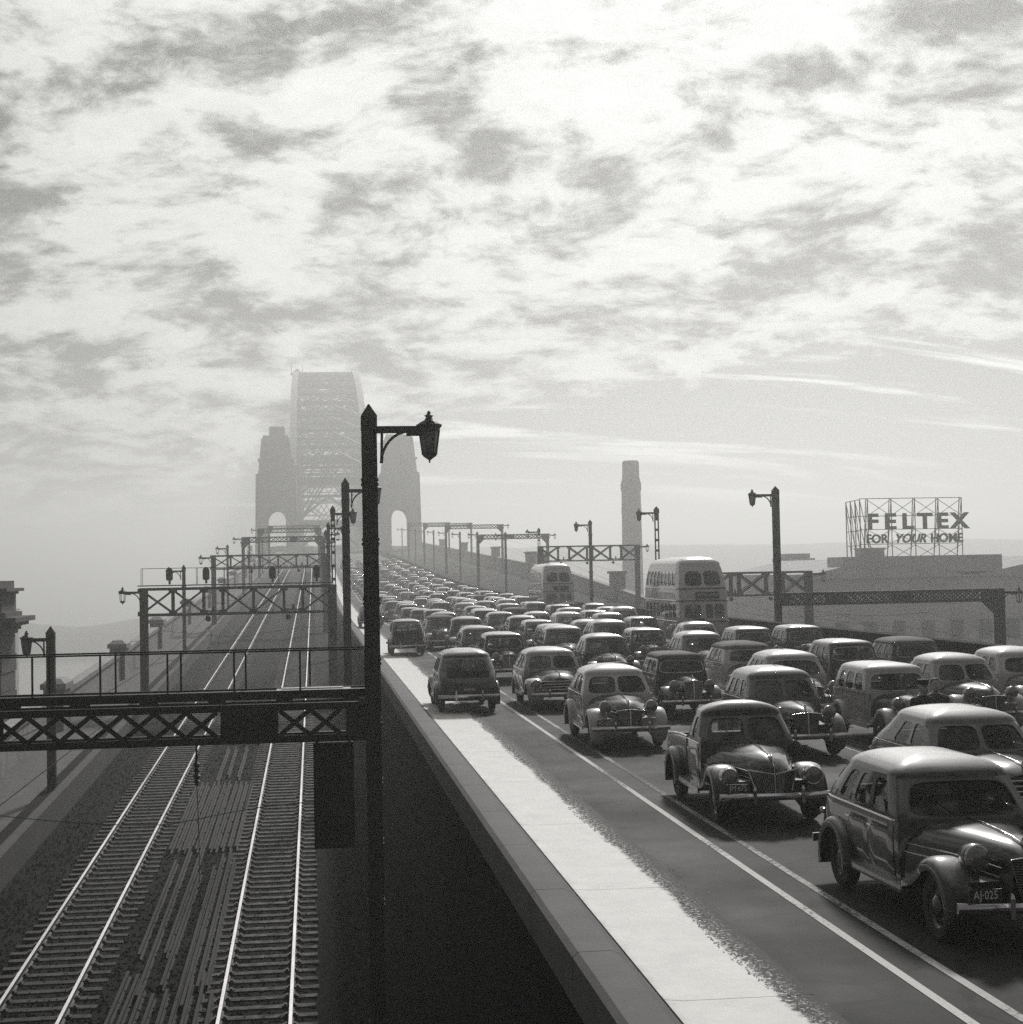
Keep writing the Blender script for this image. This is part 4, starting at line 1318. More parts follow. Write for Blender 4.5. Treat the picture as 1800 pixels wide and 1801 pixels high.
    # belt moulding along the cabin sides, door panels with handles
    for s in (-1, 1):
        b = MB(); b.tube([S(s * u, vz(belt + .012)) + nrm(S, s * u, vz(belt)) * .006 for u in [.26 + k * .02 for k in range(26)]], .011, 5); add("belt_moulding", b, CHROME if P.get('chromebelt', True) else PT, 60, paintable=not P.get('chromebelt', True))
        for (a, c) in P['doors']:
            b = MB(); nu, nv = 9, 8; g = []
            for j in range(nv):
                zz = sill + .06 + (belt - .05 - sill - .06) * j / (nv - 1)
                row = []
                for i in range(nu):
                    u = a + (c - a) * i / (nu - 1)
                    edge = i in (0, nu - 1) or j in (0, nv - 1)
                    row.append(S(s * u, vz(zz)) + nrm(S, s * u, vz(zz)) * (-.004 if edge else .007))
                g.append(row)
            b.loft(g, False); b.f = [f if s > 0 else tuple(reversed(f)) for f in b.f]
            d = add("door", b, PT, 40, paintable=True, lod=1)
            b = MB(); u = a + (c - a) * .84; q = S(s * u, vz(belt - .12)); b.box((q.x + s * .04, q.y, q.z), (.02, .12, .022)); b.box((q.x + s * .02, q.y - .04, q.z), (.05, .02, .02)); add("door_handle", b, CHROME, None, parent=d, lod=1)
    # mudguards
    ra = P['fa'] + P['wb']; wr = P['wr']
    def guard(s, xc, hw, ay, R_, f0, f1, tail, bulge, nose, lip=.06):
        path = []
        M = 22
        for k in range(M + 1):
            f = R(f0 + (f1 - f0) * k / M)
            path.append((ay - R_ * math.cos(f), wr + R_ * math.sin(f), -math.cos(f), math.sin(f), f))
        if tail:
            y1, z1 = path[-1][0], path[-1][1]
            for k in range(1, 6):
                t = k / 5
                path.append((y1 + (tail[0] - y1) * t, z1 + (tail[1] - z1) * (t ** .75), .35, .94, 3))
        rings = []
        for i, (y, z, ny, nz, f) in enumerate(path):
            q = i / (len(path) - 1)
            k = 1.0
            if nose and q < .22: k = (max(0.0, 1 - ((.22 - q) / .22) ** 2) ** .5) * .62 + .38
            if tail and q > .8: k = 1 - .35 * (q - .8) / .2
            ring = []
            for t in range(11):
                be = math.pi * t / 10
                x = xc - hw * k * math.copysign(abs(math.cos(be)) ** .8, math.cos(be))
                rad = bulge * (.35 + .65 * k) * math.sin(be) ** .75
                ring.append((s * x, y + ny * rad - oy, z + nz * rad))
            x = xc + hw * k
            ring.append((s * (x - .004), y - ny * lip - oy, z - nz * lip)); ring.append((s * (x - .02), y - ny * lip - oy, z - nz * lip))
            rings.append(ring)
        b = MB(); b.loft(rings, False)
        if s < 0: b.f = [tuple(reversed(f)) for f in b.f]
        inner = [r[0] for r in rings]
        b.cur = 1
        b.add(inner, [tuple(range(len(inner)))])
        b.cur = 0
        if nose: b.add(rings[0], [tuple(range(len(rings[0])))])
        return b
    for s in (-1, 1):
        g = P['ffender']
        fi = add("front_mudguard", guard(s, g['x'], g['hw'], P['fa'], g['R'], g['f0'], g['f1'], (g['ty'], .42), g['b'], True), [PT, BLACK], 45, paintable=True)
        if P['lamp'] == 'inset':
            b = MB(); lx, ly, lz = g['x'] - .02, P['fa'] - g['R'] - .045, .72
            b.lathe([(.145, .10), (.15, .0), (.13, -.03), (.115, -.028)], 20, 'y', (s * lx, ly - oy, lz)); hi = add("headlamp", b, CHROME, 40)
            b = MB(); b.lathe([(.117, -.025), (.09, -.045), (.05, -.056), (0, -.06)], 20, 'y', (s * lx, ly - oy, lz)); add("lens", b, LENS, 60, parent=hi)
        g = P['rfender']
        add("rear_mudguard", guard(s, g['x'], g['hw'], ra, g['R'], g['f0'], g['f1'], None, g['b'], False), [PT, BLACK], 45, paintable=True)
        b = MB(); x0, x1 = .60, P['ffender']['x'] + P['ffender']['hw'] - .02
        b.box((s * (x0 + x1) / 2, (P['ffender']['ty'] + ra - P['rfender']['R']) / 2 - oy, .39), (x1 - x0, ra - P['rfender']['R'] - P['ffender']['ty'] + .25, .045)); b.box((s * (x1 - .01), (P['ffender']['ty'] + ra - P['rfender']['R']) / 2 - oy, .365), (.03, ra - P['rfender']['R'] - P['ffender']['ty'] + .2, .07))
        add("running_board", b, PT, None, paintable=True)
        if P['lamp'] == 'pod':
            lx, ly, lz = P['pod']
            b = MB(); b.lathe([(.125, -.07), (.135, -.04), (.13, .02), (.10, .14), (.05, .25), (.0, .29)], 18, 'y', (s * lx, ly - oy, lz)); b.box((s * (lx - .03), ly + .06 - oy, lz - .16), (.06, .09, .18)); hi = add("headlamp", b, PT, 50, paintable=True)
            b = MB(); b.lathe([(.128, -.06), (.133, -.085), (.115, -.09)], 18, 'y', (s * lx, ly - oy, lz)); add("lamp_rim", b, CHROME, 50, parent=hi)
            b = MB(); b.lathe([(.118, -.085), (.09, -.11), (.05, -.125), (0, -.13)], 18, 'y', (s * lx, ly - oy, lz)); add("lens", b, LENS, 60, parent=hi)
    # apron under the grille
    b = MB(); ax = P['ffender']['x'] - P['ffender']['hw'] + .1
    y0a = st[0][0] + .06
    b.loft([[(-ax, y0a + .1 - oy, .36), (-ax, y0a + .05 - oy, .66), (ax, y0a + .05 - oy, .66), (ax, y0a + .1 - oy, .36)], [(-ax, cowl - oy, .36), (-ax, cowl - oy, .72), (ax, cowl - oy, .72), (ax, cowl - oy, .36)]], True, True)
    add("front_apron", b, PT, 30, paintable=True)
    # wheels
    for s in (-1, 1):
        for q, ay in enumerate((P['fa'], ra)):
            xc = .70
            b = MB(); w = .085
            b.lathe([(wr - .13, -w * .75), (wr - .07, -w), (wr - .02, -w * .9), (wr, -w * .45), (wr, w * .45), (wr - .02, w * .9), (wr - .07, w), (wr - .13, w * .75)], 24, 'x', (s * xc, ay - oy, wr))
            ti = add("wheel_tyre", b, RUBBER, 40)
            b = MB(); e = s
            b.lathe([(wr - .12, e * .06), (wr - .15, e * .03), (.12, e * .035), (.115, e * .06), (.08, e * .085), (0, e * .095)], 20, 'x', (s * xc, ay - oy, wr))
            add("hubcap", b, [PT], 40, parent=ti, paintable=True, lod=1)
    # bumpers
    def bumper(yy, dirn, name, m):
        b = MB(); pts = [(x, yy + dirn * .13 * (x / .85) ** 2, 0) for x in [-.84 + 1.68 * k / 12 for k in range(13)]]
        rings = [[(x, y - oy - dirn * .02, .42), (x, y - oy - dirn * .045, .455), (x, y - oy - dirn * .045, .485), (x, y - oy - dirn * .02, .52), (x, y - oy + dirn * .01, .52), (x, y - oy + dirn * .01, .42)] for x, y, _ in pts]
        b.loft(rings, True, True); bi = add(name, b, m, 35)
        for s in (-1, 1):
            b = MB(); b.box((s * .36, yy - oy - dirn * .06, .48), (.05, .05, .2)); b.frustum((s * .36, yy - oy - dirn * .06, .58), (.05, .05), (.02, .02), .05); b.box((s * .36, yy + dirn * .2 - oy, .44), (.05, .45, .04)); add("overrider", b, m, None, parent=bi, lod=1)
    bumper(P.get('by', .02), 1, "front_bumper", CHROME)
    bumper(P['L'] - .02, -1, "rear_bumper", CHROME)
    # grille
    gy = st[0][0] - oy; gk = P['grille']
    if gk in ('narrow', 'shield', 'tall'):
        zt = st[0][2] - .03; zb = .46
        wt_, wb_ = {'narrow': (.20, .12), 'shield': (.30, .08), 'tall': (.24, .20)}[gk]
        lean = .05
        b = MB(); b.add([(-wt_, gy - .01, zt), (wt_, gy - .01, zt), (wb_, gy - lean, zb), (-wb_, gy - lean, zb), (0, gy - .05, zt + .02), (0, gy - .05 - lean, zb)], [(0, 3, 5, 4), (4, 5, 2, 1)])
        gi = add("grille", b, BLACK, 30)
        n = 17
        for s in (-1, 1):
            b = MB()
            if gk == 'tall':
                for k in range(7):
                    t = (k + .5) / 7; b.beam((s * wt_ * t, gy - .055 + .04 * t, zt), (s * wb_ * t, gy - .055 - lean + .04 * t, zb), .012, .012)
            else:
                for k in range(n):
                    t = (k + .5) / n; ww = wt_ + (wb_ - wt_) * t; z = zt + (zb - zt) * t
                    b.beam((0, gy - .058 - lean * t, z), (s * ww, gy - .018 - lean * t, z), .012, .010)
            add("grille_bars", b, mat("grille_metal", .35, .3, metal=1.0), None, parent=gi, lod=1)
        b = MB(); loop = [(-wt_, gy - .016, zt), (0, gy - .06, zt + .03), (wt_, gy - .016, zt), (wb_, gy - lean - .006, zb), (0, gy - lean - .055, zb - .02), (-wb_, gy - lean - .006, zb)]
        b.tube(loop, .013, 5, closed=True); b.tube([(0, gy - .062, zt + .03), (0, gy - lean - .058, zb)], .012, 5); add("grille_frame", b, CHROME, 60, parent=gi)
    elif gk == 'wide':
        b = MB(); b.add([(-.62, gy + .10, .80), (0, gy - .05, .82), (.62, gy + .10, .80), (.74, gy + .16, .5), (0, gy - .08, .48), (-.74, gy + .16, .5)], [(0, 5, 4, 1), (1, 4, 3, 2)]); gi = add("grille", b, BLACK, 40)
        for k in range(4):
            b = MB(); zz = .80 - k * .075; ww = .56 - k * .0
            ww = .60 - .03 * k + .03
            pts = [(-ww - .12 + .06 * k, gy + .16, .53), (-ww + .06 * k, gy + .08, zz - .05), (-ww * .75, gy + .03, zz), (-.3, gy - .07, zz + .005), (0, gy - .1, zz + .008), (.3, gy - .07, zz + .005), (ww * .75, gy + .03, zz), (ww - .06 * k, gy + .08, zz - .05), (ww + .12 - .06 * k, gy + .16, .53)]
            b.tube(pts, .018, 6); add("chrome_bar", b, CHROME, 60, parent=gi)
    elif gk == 'vee':
        b = MB(); zt = .83; zb = .5
        b.add([(-.36, gy + .09, zt - .02), (0, gy - .04, zt - .06), (.36, gy + .09, zt - .02), (.26, gy + .03, zb), (0, gy - .07, zb - .02), (-.26, gy + .03, zb)], [(0, 5, 4, 1), (1, 4, 3, 2)]); gi = add("grille", b, DARKIN, 30)
        b = MB(); b.tube([(-.38, gy + .08, zt), (0, gy - .06, zt - .06), (.38, gy + .08, zt)], .018, 6); b.tube([(0, gy - .06, zt + .06), (0, gy - .085, zb - .02)], .012, 5)
        for s in (-1, 1):
            b.tube([(s * .36, gy + .07, zt - .02), (s * .27, gy + .02, zb)], .009, 5)
        add("chrome_vee", b, CHROME, 60, parent=gi)
        for s in (-1, 1):
            b = MB()
            for k in range(12):
                t = (k + .5) / 12; b.beam((s * (.03 + .33 * t), gy - .05 + .13 * t, zt - .06 + .04 * t), (s * (.02 + .25 * t), gy - .08 + .1 * t, zb), .008, .008)
            add("grille_bars", b, mat("grille_metal", .35, .3, metal=1.0), None, parent=gi, lod=1)
    # plate carrier
    b = MB(); b.box((P.get('plx', -.58), P.get('by', .02) + .05 - oy, .60), (.34, .012, .12)); add("number_plate", b, PLATE, None)
    b = MB(); b.box((0.0, P['L'] - .0 - oy if not P.get('ute') else P['L'] - .05 - oy, .66), (.34, .012, .12)); add("rear_number_plate", b, PLATE, None, lod=1)
    # rear lamps
    for s in (-1, 1):
        b = MB(); b.lathe([(.0, .05), (.04, .04), (.045, 0), (.03, -.06), (0, -.07)], 10, 'y', (s * .74, P['L'] - .28 - oy, .82)); add("tail_lamp", b, LENS, 50, lod=1)
    # boot lid / spare cover behind
    if not P.get('ute'):
        b = MB(); g = []
        for j in range(7):
            zz = sill + .16 + (belt - .06 - sill - .16) * j / 6
            g.append([S(1 + t, vz(zz)) + nrm(S, 1 + t, vz(zz)) * (-.004 if abs(t) > .155 or j in (0, 6) else .012) for t in [-.16 + .04 * k for k in range(9)]])
        b.loft(g, False); b.f = [tuple(reversed(f)) for f in b.f]; bi = add("boot_lid", b, PT, 40, paintable=True, lod=1)
        b = MB()
        for s in (-1, 1):
            q = S(1 + s * .1, vz(belt - .02)); b.box((q.x, q.y + .03, q.z), (.03, .03, .12))
        q = S(1, vz(.62)); b.box((q.x, q.y + .04, q.z), (.14, .03, .03)); add("boot_hinge", b, CHROME, None, parent=bi, lod=1)
    else:
        # open tray behind the cab
        y0t, y1t = P['yr'][2][1] - .02, P['L'] - .12
        w0 = P['w'][2][1] - .01
        b = MB()
        for s in (-1, 1):
            b.loft([[(s * (w0 - .06), y - oy, .45), (s * (w0 - .06), y - oy, zt_), (s * (w0 - .03), y - oy, zt_ + .025), (s * w0, y - oy, zt_), (s * (w0 + .01), y - oy, .75), (s * (w0 - .03), y - oy, .45)] for y, zt_ in ((y0t, belt), (y0t + .6, belt - .01), (y0t + 1.2, belt - .05), (y1t, belt - .10))], True, True)
        b.box((0, y1t - oy, .74), (2 * w0 - .04, .05, .5)); b.box((0, (y0t + y1t) / 2 - oy, .5), (2 * w0 - .1, y1t - y0t, .05))
        add("tray", b, PT, 35, weld=False, paintable=True)
        for s in (-1, 1):
            b = MB(); b.tube([(s * (w0 - .02), y - oy, zt_ + .03) for y, zt_ in ((y0t, belt), (y0t + .6, belt - .01), (y0t + 1.2, belt - .05), (y1t, belt - .10))], .018, 6); add("tray_rail", b, CHROME, 60)
    # mirror and wipers
    for s in (-1, 1):
        b = MB(); q = S(s * .05, vz(wb + .03)); b.beam(q + Vector((0, -.02, 0)), q + Vector((s * .22, -.01, .16)), .012, .012); add("wiper", b, BLACK, None, lod=1)
    return parts

def base_spec(**kw):
    P = dict(L=4.60, wb=2.85, fa=.84, wr=.345, cowl=1.70, belt=1.05, sill=.34, wbot=1.09, wtop=1.465, shoulder=1.485, roof=1.70, rake=.78, rp=2.0, ky=.88,
             w=[(.34, .76), (.68, .80), (1.05, .79), (1.40, .70), (1.485, .675)],
             yr=[(.34, 4.30), (.68, 4.46), (1.05, 4.30), (1.3, 4.10), (1.42, 3.97), (1.485, 3.88)],
             wins=[(.30, .425), (.445, .57), (.59, .685)], doors=[(.285, .435), (.437, .58)], rear=[(.89, .994), (1.006, 1.11)],
             hood=[(.30, .20, .92, .46, 2.6), (.42, .27, .98, .46, 2.6), (.65, .35, 1.02, .45, 2.8), (1.0, .46, 1.045, .45, 3.0), (1.4, .60, 1.06, .45, 3.3), (1.78, .72, 1.075, .45, 3.6)],
             ffender=dict(x=.665, hw=.185, R=.425, f0=-28, f1=128, ty=1.72, b=.085), rfender=dict(x=.78, hw=.11, R=.43, f0=-12, f1=196, b=.07),
             lamp='pod', pod=(.50, .50, .90), grille='narrow', split=True)
    P.update(kw); return P
SPECS = {
    'sedan': base_spec(split=False),
    'fastback': base_spec(L=4.65, grille='shield', keel=.02, wins=[(.30, .44), (.46, .60)], doors=[(.285, .45)], rear=[(.94, 1.06)],
                          yr=[(.34, 4.38), (.68, 4.52), (1.05, 4.34), (1.3, 4.02), (1.42, 3.85), (1.485, 3.74)],
                          hood=[(.26, .16, .86, .46, 2.2), (.36, .27, .95, .46, 2.4), (.6, .37, 1.01, .45, 2.7), (1.0, .50, 1.04, .45, 3.0), (1.4, .62, 1.06, .45, 3.3), (1.78, .73, 1.075, .45, 3.6)]),
    'ute': base_spec(L=4.55, ute=True, grille='vee', lamp='inset', belt=1.06, wbot=1.10, wins=[(.31, .60)], doors=[(.285, .66)], rear=[(.93, 1.07)], rr=.22, keel=.03,
                     w=[(.34, .74), (.68, .78), (1.06, .77), (1.40, .68), (1.485, .655)],
                     yr=[(.34, 2.86), (.68, 2.88), (1.06, 2.88), (1.3, 2.86), (1.42, 2.80), (1.485, 2.76)], ky=.9,
                     hood=[(.22, .10, .84, .5, 2.0), (.32, .27, .93, .48, 2.3), (.55, .38, 1.0, .46, 2.6), (1.0, .52, 1.04, .45, 3.0), (1.4, .63, 1.065, .45, 3.3), (1.78, .72, 1.085, .45, 3.6)],
                     ffender=dict(x=.655, hw=.215, R=.42, f0=-30, f1=128, ty=1.72, b=.10)),
    'chrome': base_spec(L=4.80, grille='wide', lamp='inset', roof=1.65, shoulder=1.445, wtop=1.425, belt=1.02, wbot=1.06,
                        w=[(.34, .80), (.68, .85), (1.02, .83), (1.36, .73), (1.445, .70)], wins=[(.30, .44), (.455, .60)], doors=[(.285, .45), (.452, .60)],
                        yr=[(.34, 4.5), (.68, 4.66), (1.02, 4.45), (1.3, 4.0), (1.38, 3.9), (1.445, 3.8)],
                        hood=[(.32, .42, .88, .46, 2.8), (.45, .50, .96, .46, 2.8), (.7, .54, 1.0, .45, 3.0), (1.0, .58, 1.02, .45, 3.0), (1.4, .66, 1.035, .45, 3.4), (1.78, .76, 1.045, .45, 3.8)],
                        ffender=dict(x=.68, hw=.23, R=.43, f0=-24, f1=130, ty=1.9, b=.10), mold=(0.0,)),
    'boxy': base_spec(L=4.25, wb=2.6, fa=.72, cowl=1.52, grille='tall', split=False, frame=True, framemat=mat("screen_frame", .55, .35, metal=.6), rake=.42, roof=1.69, shoulder=1.53, wtop=1.50, rp=2.3, rr=.25, rf=.10, ky=.75,
                      w=[(.34, .70), (.68, .73), (1.05, .73), (1.45, .665), (1.53, .645)],
                      yr=[(.34, 3.9), (.68, 4.0), (1.05, 3.94), (1.3, 3.84), (1.45, 3.74), (1.53, 3.66)],
                      hood=[(.30, .22, 1.0, .46, 3.4), (.40, .25, 1.02, .46, 3.4), (.65, .31, 1.035, .45, 3.4), (1.0, .41, 1.05, .45, 3.4), (1.3, .52, 1.06, .45, 3.6), (1.60, .64, 1.07, .45, 3.8)],
                      ffender=dict(x=.60, hw=.15, R=.42, f0=-22, f1=125, ty=1.6, b=.065), rfender=dict(x=.70, hw=.10, R=.42, f0=-8, f1=190, b=.06), pod=(.44, .46, .93), chromebelt=False, mold=(0.0,)),
    'tourer': base_spec(L=4.1, wb=2.5, fa=.72, cowl=1.55, grille='tall', split=False, frame=True, framemat=mat("screen_frame", .55, .35, metal=.6), softtop=True, rake=.30, roof=1.60, shoulder=1.48, wtop=1.44, rp=2.6, rr=.3, rf=.06, bow=.0, ky=.6,
                        w=[(.34, .66), (.68, .70), (1.05, .68), (1.42, .605), (1.48, .59)], wins=[(.30, .44), (.46, .585)],
                        yr=[(.34, 3.75), (.68, 3.85), (1.05, 3.8), (1.3, 3.62), (1.40, 3.52), (1.48, 3.42)],
                        hood=[(.30, .21, .98, .46, 3.0), (.40, .25, 1.01, .46, 3.0), (.65, .30, 1.02, .45, 3.0), (1.0, .40, 1.035, .45, 3.2), (1.3, .50, 1.045, .45, 3.4), (1.62, .60, 1.055, .45, 3.8)],
                        ffender=dict(x=.60, hw=.15, R=.42, f0=-22, f1=125, ty=1.6, b=.07), rfender=dict(x=.68, hw=.10, R=.42, f0=-8, f1=190, b=.06), pod=(.46, .48, .86), chromebelt=False, mold=(0.0,)),
}
SPECS['trunkback'] = base_spec(L=4.45, wb=2.75, split=True, grille='shield', roof=1.71, rp=2.2, rr=.32, ky=.75,
                               yr=[(.34, 4.28), (.68, 4.38), (1.05, 4.12), (1.3, 3.94), (1.42, 3.86), (1.485, 3.80)], rear=[(.865, .990), (1.010, 1.135)])
SPECS['landaulet'] = base_spec(L=4.5, softtop=True, split=False, grille='tall', frame=True, framemat=MATS["screen_frame"], rake=.5, roof=1.66)
PROTO = {}
LODM = {}
def join_meshes(items, name):
    """items: (mesh, paintable) -> one mesh, paint in slot 0"""
    V = []; F = []; MI = []; SM = []; mats = [PAINTS['black']]; o = 0
    for me, pt in items:
        idx = []
        for k, m in enumerate(me.materials):
            if pt and k == 0: idx.append(0)
            else:
                if m not in mats: mats.append(m)
                idx.append(mats.index(m))
        V += [tuple(v.co) for v in me.vertices]
        for pl in me.polygons:
            F.append(tuple(i + o for i in pl.vertices)); MI.append(idx[pl.material_index] if idx else 0); SM.append(pl.use_smooth)
        o += len(me.vertices)
    me = bpy.data.meshes.new(name); me.from_pydata(V, [], F)
    for m in mats: me.materials.append(m)
    me.polygons.foreach_set('material_index', MI); me.polygons.foreach_set('use_smooth', SM)
    me.set_sharp_from_angle(angle=R(40)); me.update()
    return me
def proto(k):
    if k not in PROTO:
        PROTO[k] = car_proto(SPECS[k])
        g = {'glazing': [], 'bodywork': [], 'brightwork': [], 'running_gear': []}
        for p in PROTO[k]:
            n = p['name']
            t = 'glazing' if n.endswith('pane') else 'running_gear' if ('tyre' in n or 'hub' in n) else 'bodywork' if p['paint'] or n in ('canvas_roof', 'floor_pan', 'bench_seat') else 'brightwork'
            g[t].append((p['me'], p['paint']))
        LODM[k] = ({t: join_meshes(v, t) for t, v in g.items()}, join_meshes([x for v in g.values() for x in v], "car"))
    return PROTO[k]
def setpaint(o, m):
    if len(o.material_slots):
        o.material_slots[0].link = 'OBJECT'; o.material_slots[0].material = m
STYLE_WORDS = {'sedan': "rounded saloon", 'fastback': "sloping-backed coupe", 'ute': "pickup", 'chrome': "chrome-grilled saloon", 'boxy': "upright saloon", 'tourer': "canvas-topped tourer", 'trunkback': "humped saloon", 'landaulet': "car with a canvas roof"}
TONE_WORDS = {'black': "black", 'soot': "black", 'navy': "dark", 'slate': "dark grey", 'grey': "grey", 'dove': "pale grey", 'stone': "light", 'cream': "cream"}
def car(kind, x, y, tone, label, rear=False, yaw=0.0, plate=None, lod=None, group="cars jammed on the bridge road", name=None, size=1.0):
    pr = proto(kind); P = SPECS[kind]
    z = z_road(y); slope = math.atan((z_road(y + 2) - z_road(y - 2)) / 4)
    lod = lod if lod is not None else (0 if y < 62 else 1 if y < 125 else 2)
    pm = PAINTS[tone]
    nm = name or ("parked_pickup" if False else "pickup_truck" if kind == 'ute' else "car")
    rot = (slope, 0, (math.pi if rear else 0) + yaw)
    if rear: rot = (-slope, 0, math.pi + yaw)
    # y is where the front bumper (or tail, for cars driving away) stands
    loc = (x, y + P['L'] / 2, z_road(y + P['L'] / 2) + .006)
    cat = "pickup" if kind == 'ute' else "car"
    if lod == 2:
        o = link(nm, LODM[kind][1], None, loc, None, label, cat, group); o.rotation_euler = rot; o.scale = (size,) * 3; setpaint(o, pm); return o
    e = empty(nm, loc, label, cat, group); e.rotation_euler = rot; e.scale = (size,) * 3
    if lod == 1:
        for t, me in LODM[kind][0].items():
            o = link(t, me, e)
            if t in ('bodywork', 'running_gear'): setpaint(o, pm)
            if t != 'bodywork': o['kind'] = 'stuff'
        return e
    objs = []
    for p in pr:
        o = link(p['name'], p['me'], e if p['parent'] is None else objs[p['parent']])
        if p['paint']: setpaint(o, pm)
        objs.append(o)
    if plate:
        pi = [i for i, p in enumerate(pr) if p['name'] == ('rear_number_plate' if rear else 'number_plate')][0]
        t = link("plate_lettering", text_mesh(plate, .115, .002, PLATETXT, xs=.82), objs[pi])
        if rear:
            t.location = (0, P['L'] / 2 + .010, .66); t.rotation_euler = (0, 0, math.pi)
        else:
            t.location = (P.get('plx', -.58), P.get('by', .02) + .05 - P['L'] / 2 - .010, .60)
    return e

# --- the cars one can name
CARS = []
def c(kind, x, y, tone, label, **kw):
    CARS.append((x, y)); return car(kind, x, y, tone, label, **kw)
L1, L2, L3, L4, L5, L6 = 4.05, 6.75, 9.7, 12.45, 15.1, 17.6
c('sedan', 6.98, 14.9, 'navy', "black saloon nearest the camera at the lower right, with a narrow louvred grille", plate="AJ·025", yaw=R(1.0))
c('ute', 6.75, 22.8, 'black', "black pickup with chrome tray rails driving behind the nearest saloon", plate="JM·675", yaw=R(-1.5))
c('fastback', 6.65, 33.2, 'stone', "pale grey coupe with a dark shield grille next to the double white line", plate="HO·207", yaw=R(-1))
c('chrome', 6.65, 43.0, 'dove', "grey saloon with wide curved chrome grille bars and a split windscreen", plate="GD·418")
c('boxy', 6.6, 54.2, 'soot', "black upright saloon with round lamps, fifth car back in the left oncoming lane", plate="KW·206", lod=0)
c('chrome', 9.8, 20.9, 'grey', "grey saloon at the right edge with chrome grille bars, beside the nearest saloon", plate="AP·930")
c('trunkback', 9.7, 30.6, 'slate', "dark saloon with a high shield nose beside the black pickup", plate="CZ·551")
c('tourer', 9.5, 39.4, 'soot', "black tourer with flat grey canvas top and round headlamps", plate="KK·753")
c('fastback', 9.65, 50.6, 'black', "black coupe with bulging dark roof behind the canvas-topped tourer", lod=0)
c('boxy', 12.45, 31.6, 'stone', "pale saloon with a light windscreen frame left of the two standing men", plate="LR·804")
c('sedan', 12.0, 37.2, 'dove', "grey rounded saloon half hidden behind the dark high-nosed saloon")
c('landaulet', 12.4, 43.0, 'cream', "light car with a grey canvas roof and open side window")
c('sedan', 13.0, 50.8, 'grey', "grey saloon with clear rounded windscreen behind the canvas-roofed light car", lod=0)
c('fastback', 15.1, 34.0, 'dove', "pale saloon with a swelling bonnet at the right, beside the standing men", plate="EB·172")
c('boxy', 15.3, 42.6, 'navy', "old dark upright car with a pale overhanging roof near the road wall")
c('boxy', 15.6, 54.0, 'slate', "dark upright car with a bright framed windscreen below the nearer bus", lod=0)
c('sedan', 17.6, 36.0, 'stone', "pale saloon cut off by the right edge of the picture")
c('landaulet', 17.5, 43.2, 'soot', "old black canvas-roofed car in the shade of the road wall")
c('boxy', 17.6, 54.4, 'navy', "dark upright car with framed windscreen beside the road wall, under the right lamp post", lod=0)
# driving away on the left
c('trunkback', 4.12, 43.2, 'navy', "dark humped saloon seen from behind on the pale gutter, driving away", rear=True, plate="GN·390")
c('boxy', 4.25, 74.0, 'soot', "black old box-bodied car seen from behind, second driving away", rear=True, lod=0)
c('sedan', 3.9, 113.0, 'slate', "hazy car seen from behind left of the big lamp post, third driving away", rear=True, lod=1)
# --- the jam behind them
rc = random.Random(21)
LANES = {"left oncoming lane": (L2, 61.0, 5), "second oncoming lane": (L3, 58.2, 4), "middle oncoming lane": (L4, 57.4, 4), "fourth oncoming lane": (L5, 61.5, 3), "wall-side lane": (L6, 87.5, 4)}
kinds = ['sedan'] * 4 + ['trunkback'] * 3 + ['fastback'] * 3 + ['chrome'] * 2 + ['boxy'] * 4 + ['tourer'] + ['landaulet']
tones = ['black', 'soot', 'navy', 'slate', 'slate', 'grey', 'grey', 'dove', 'dove', 'stone', 'stone', 'cream']
for ln, (lx, y, cnt) in LANES.items():
    while y < 350:
        k = rc.choice(kinds); tn = rc.choice(tones)
        gap = (rc.uniform(.8, 2.2) if rc.random() < .7 else rc.uniform(2.5, 5.5)) + max(0, (y - 120) * .03) * rc.random()
        if ln.startswith("wall-side") and 117 < y + SPECS[k]['L'] and y < 131:
            y = 131.5
        x = lx + rc.uniform(-.5, .5)
        far = y > 210
        lab = ("distant car fading into the haze of the jam, %s" % ln if far else "%s %s, %s car back in the %s" % (TONE_WORDS[tn], STYLE_WORDS[k], nth(cnt), ln))
        c(k, x, y, tn, lab, yaw=R(rc.gauss(0, 1.6)), size=rc.uniform(.93, 1.05), group="distant cars in the jam, " + ln if far else "cars jammed on the bridge road")
        y += SPECS[k]['L'] + gap; cnt += 1

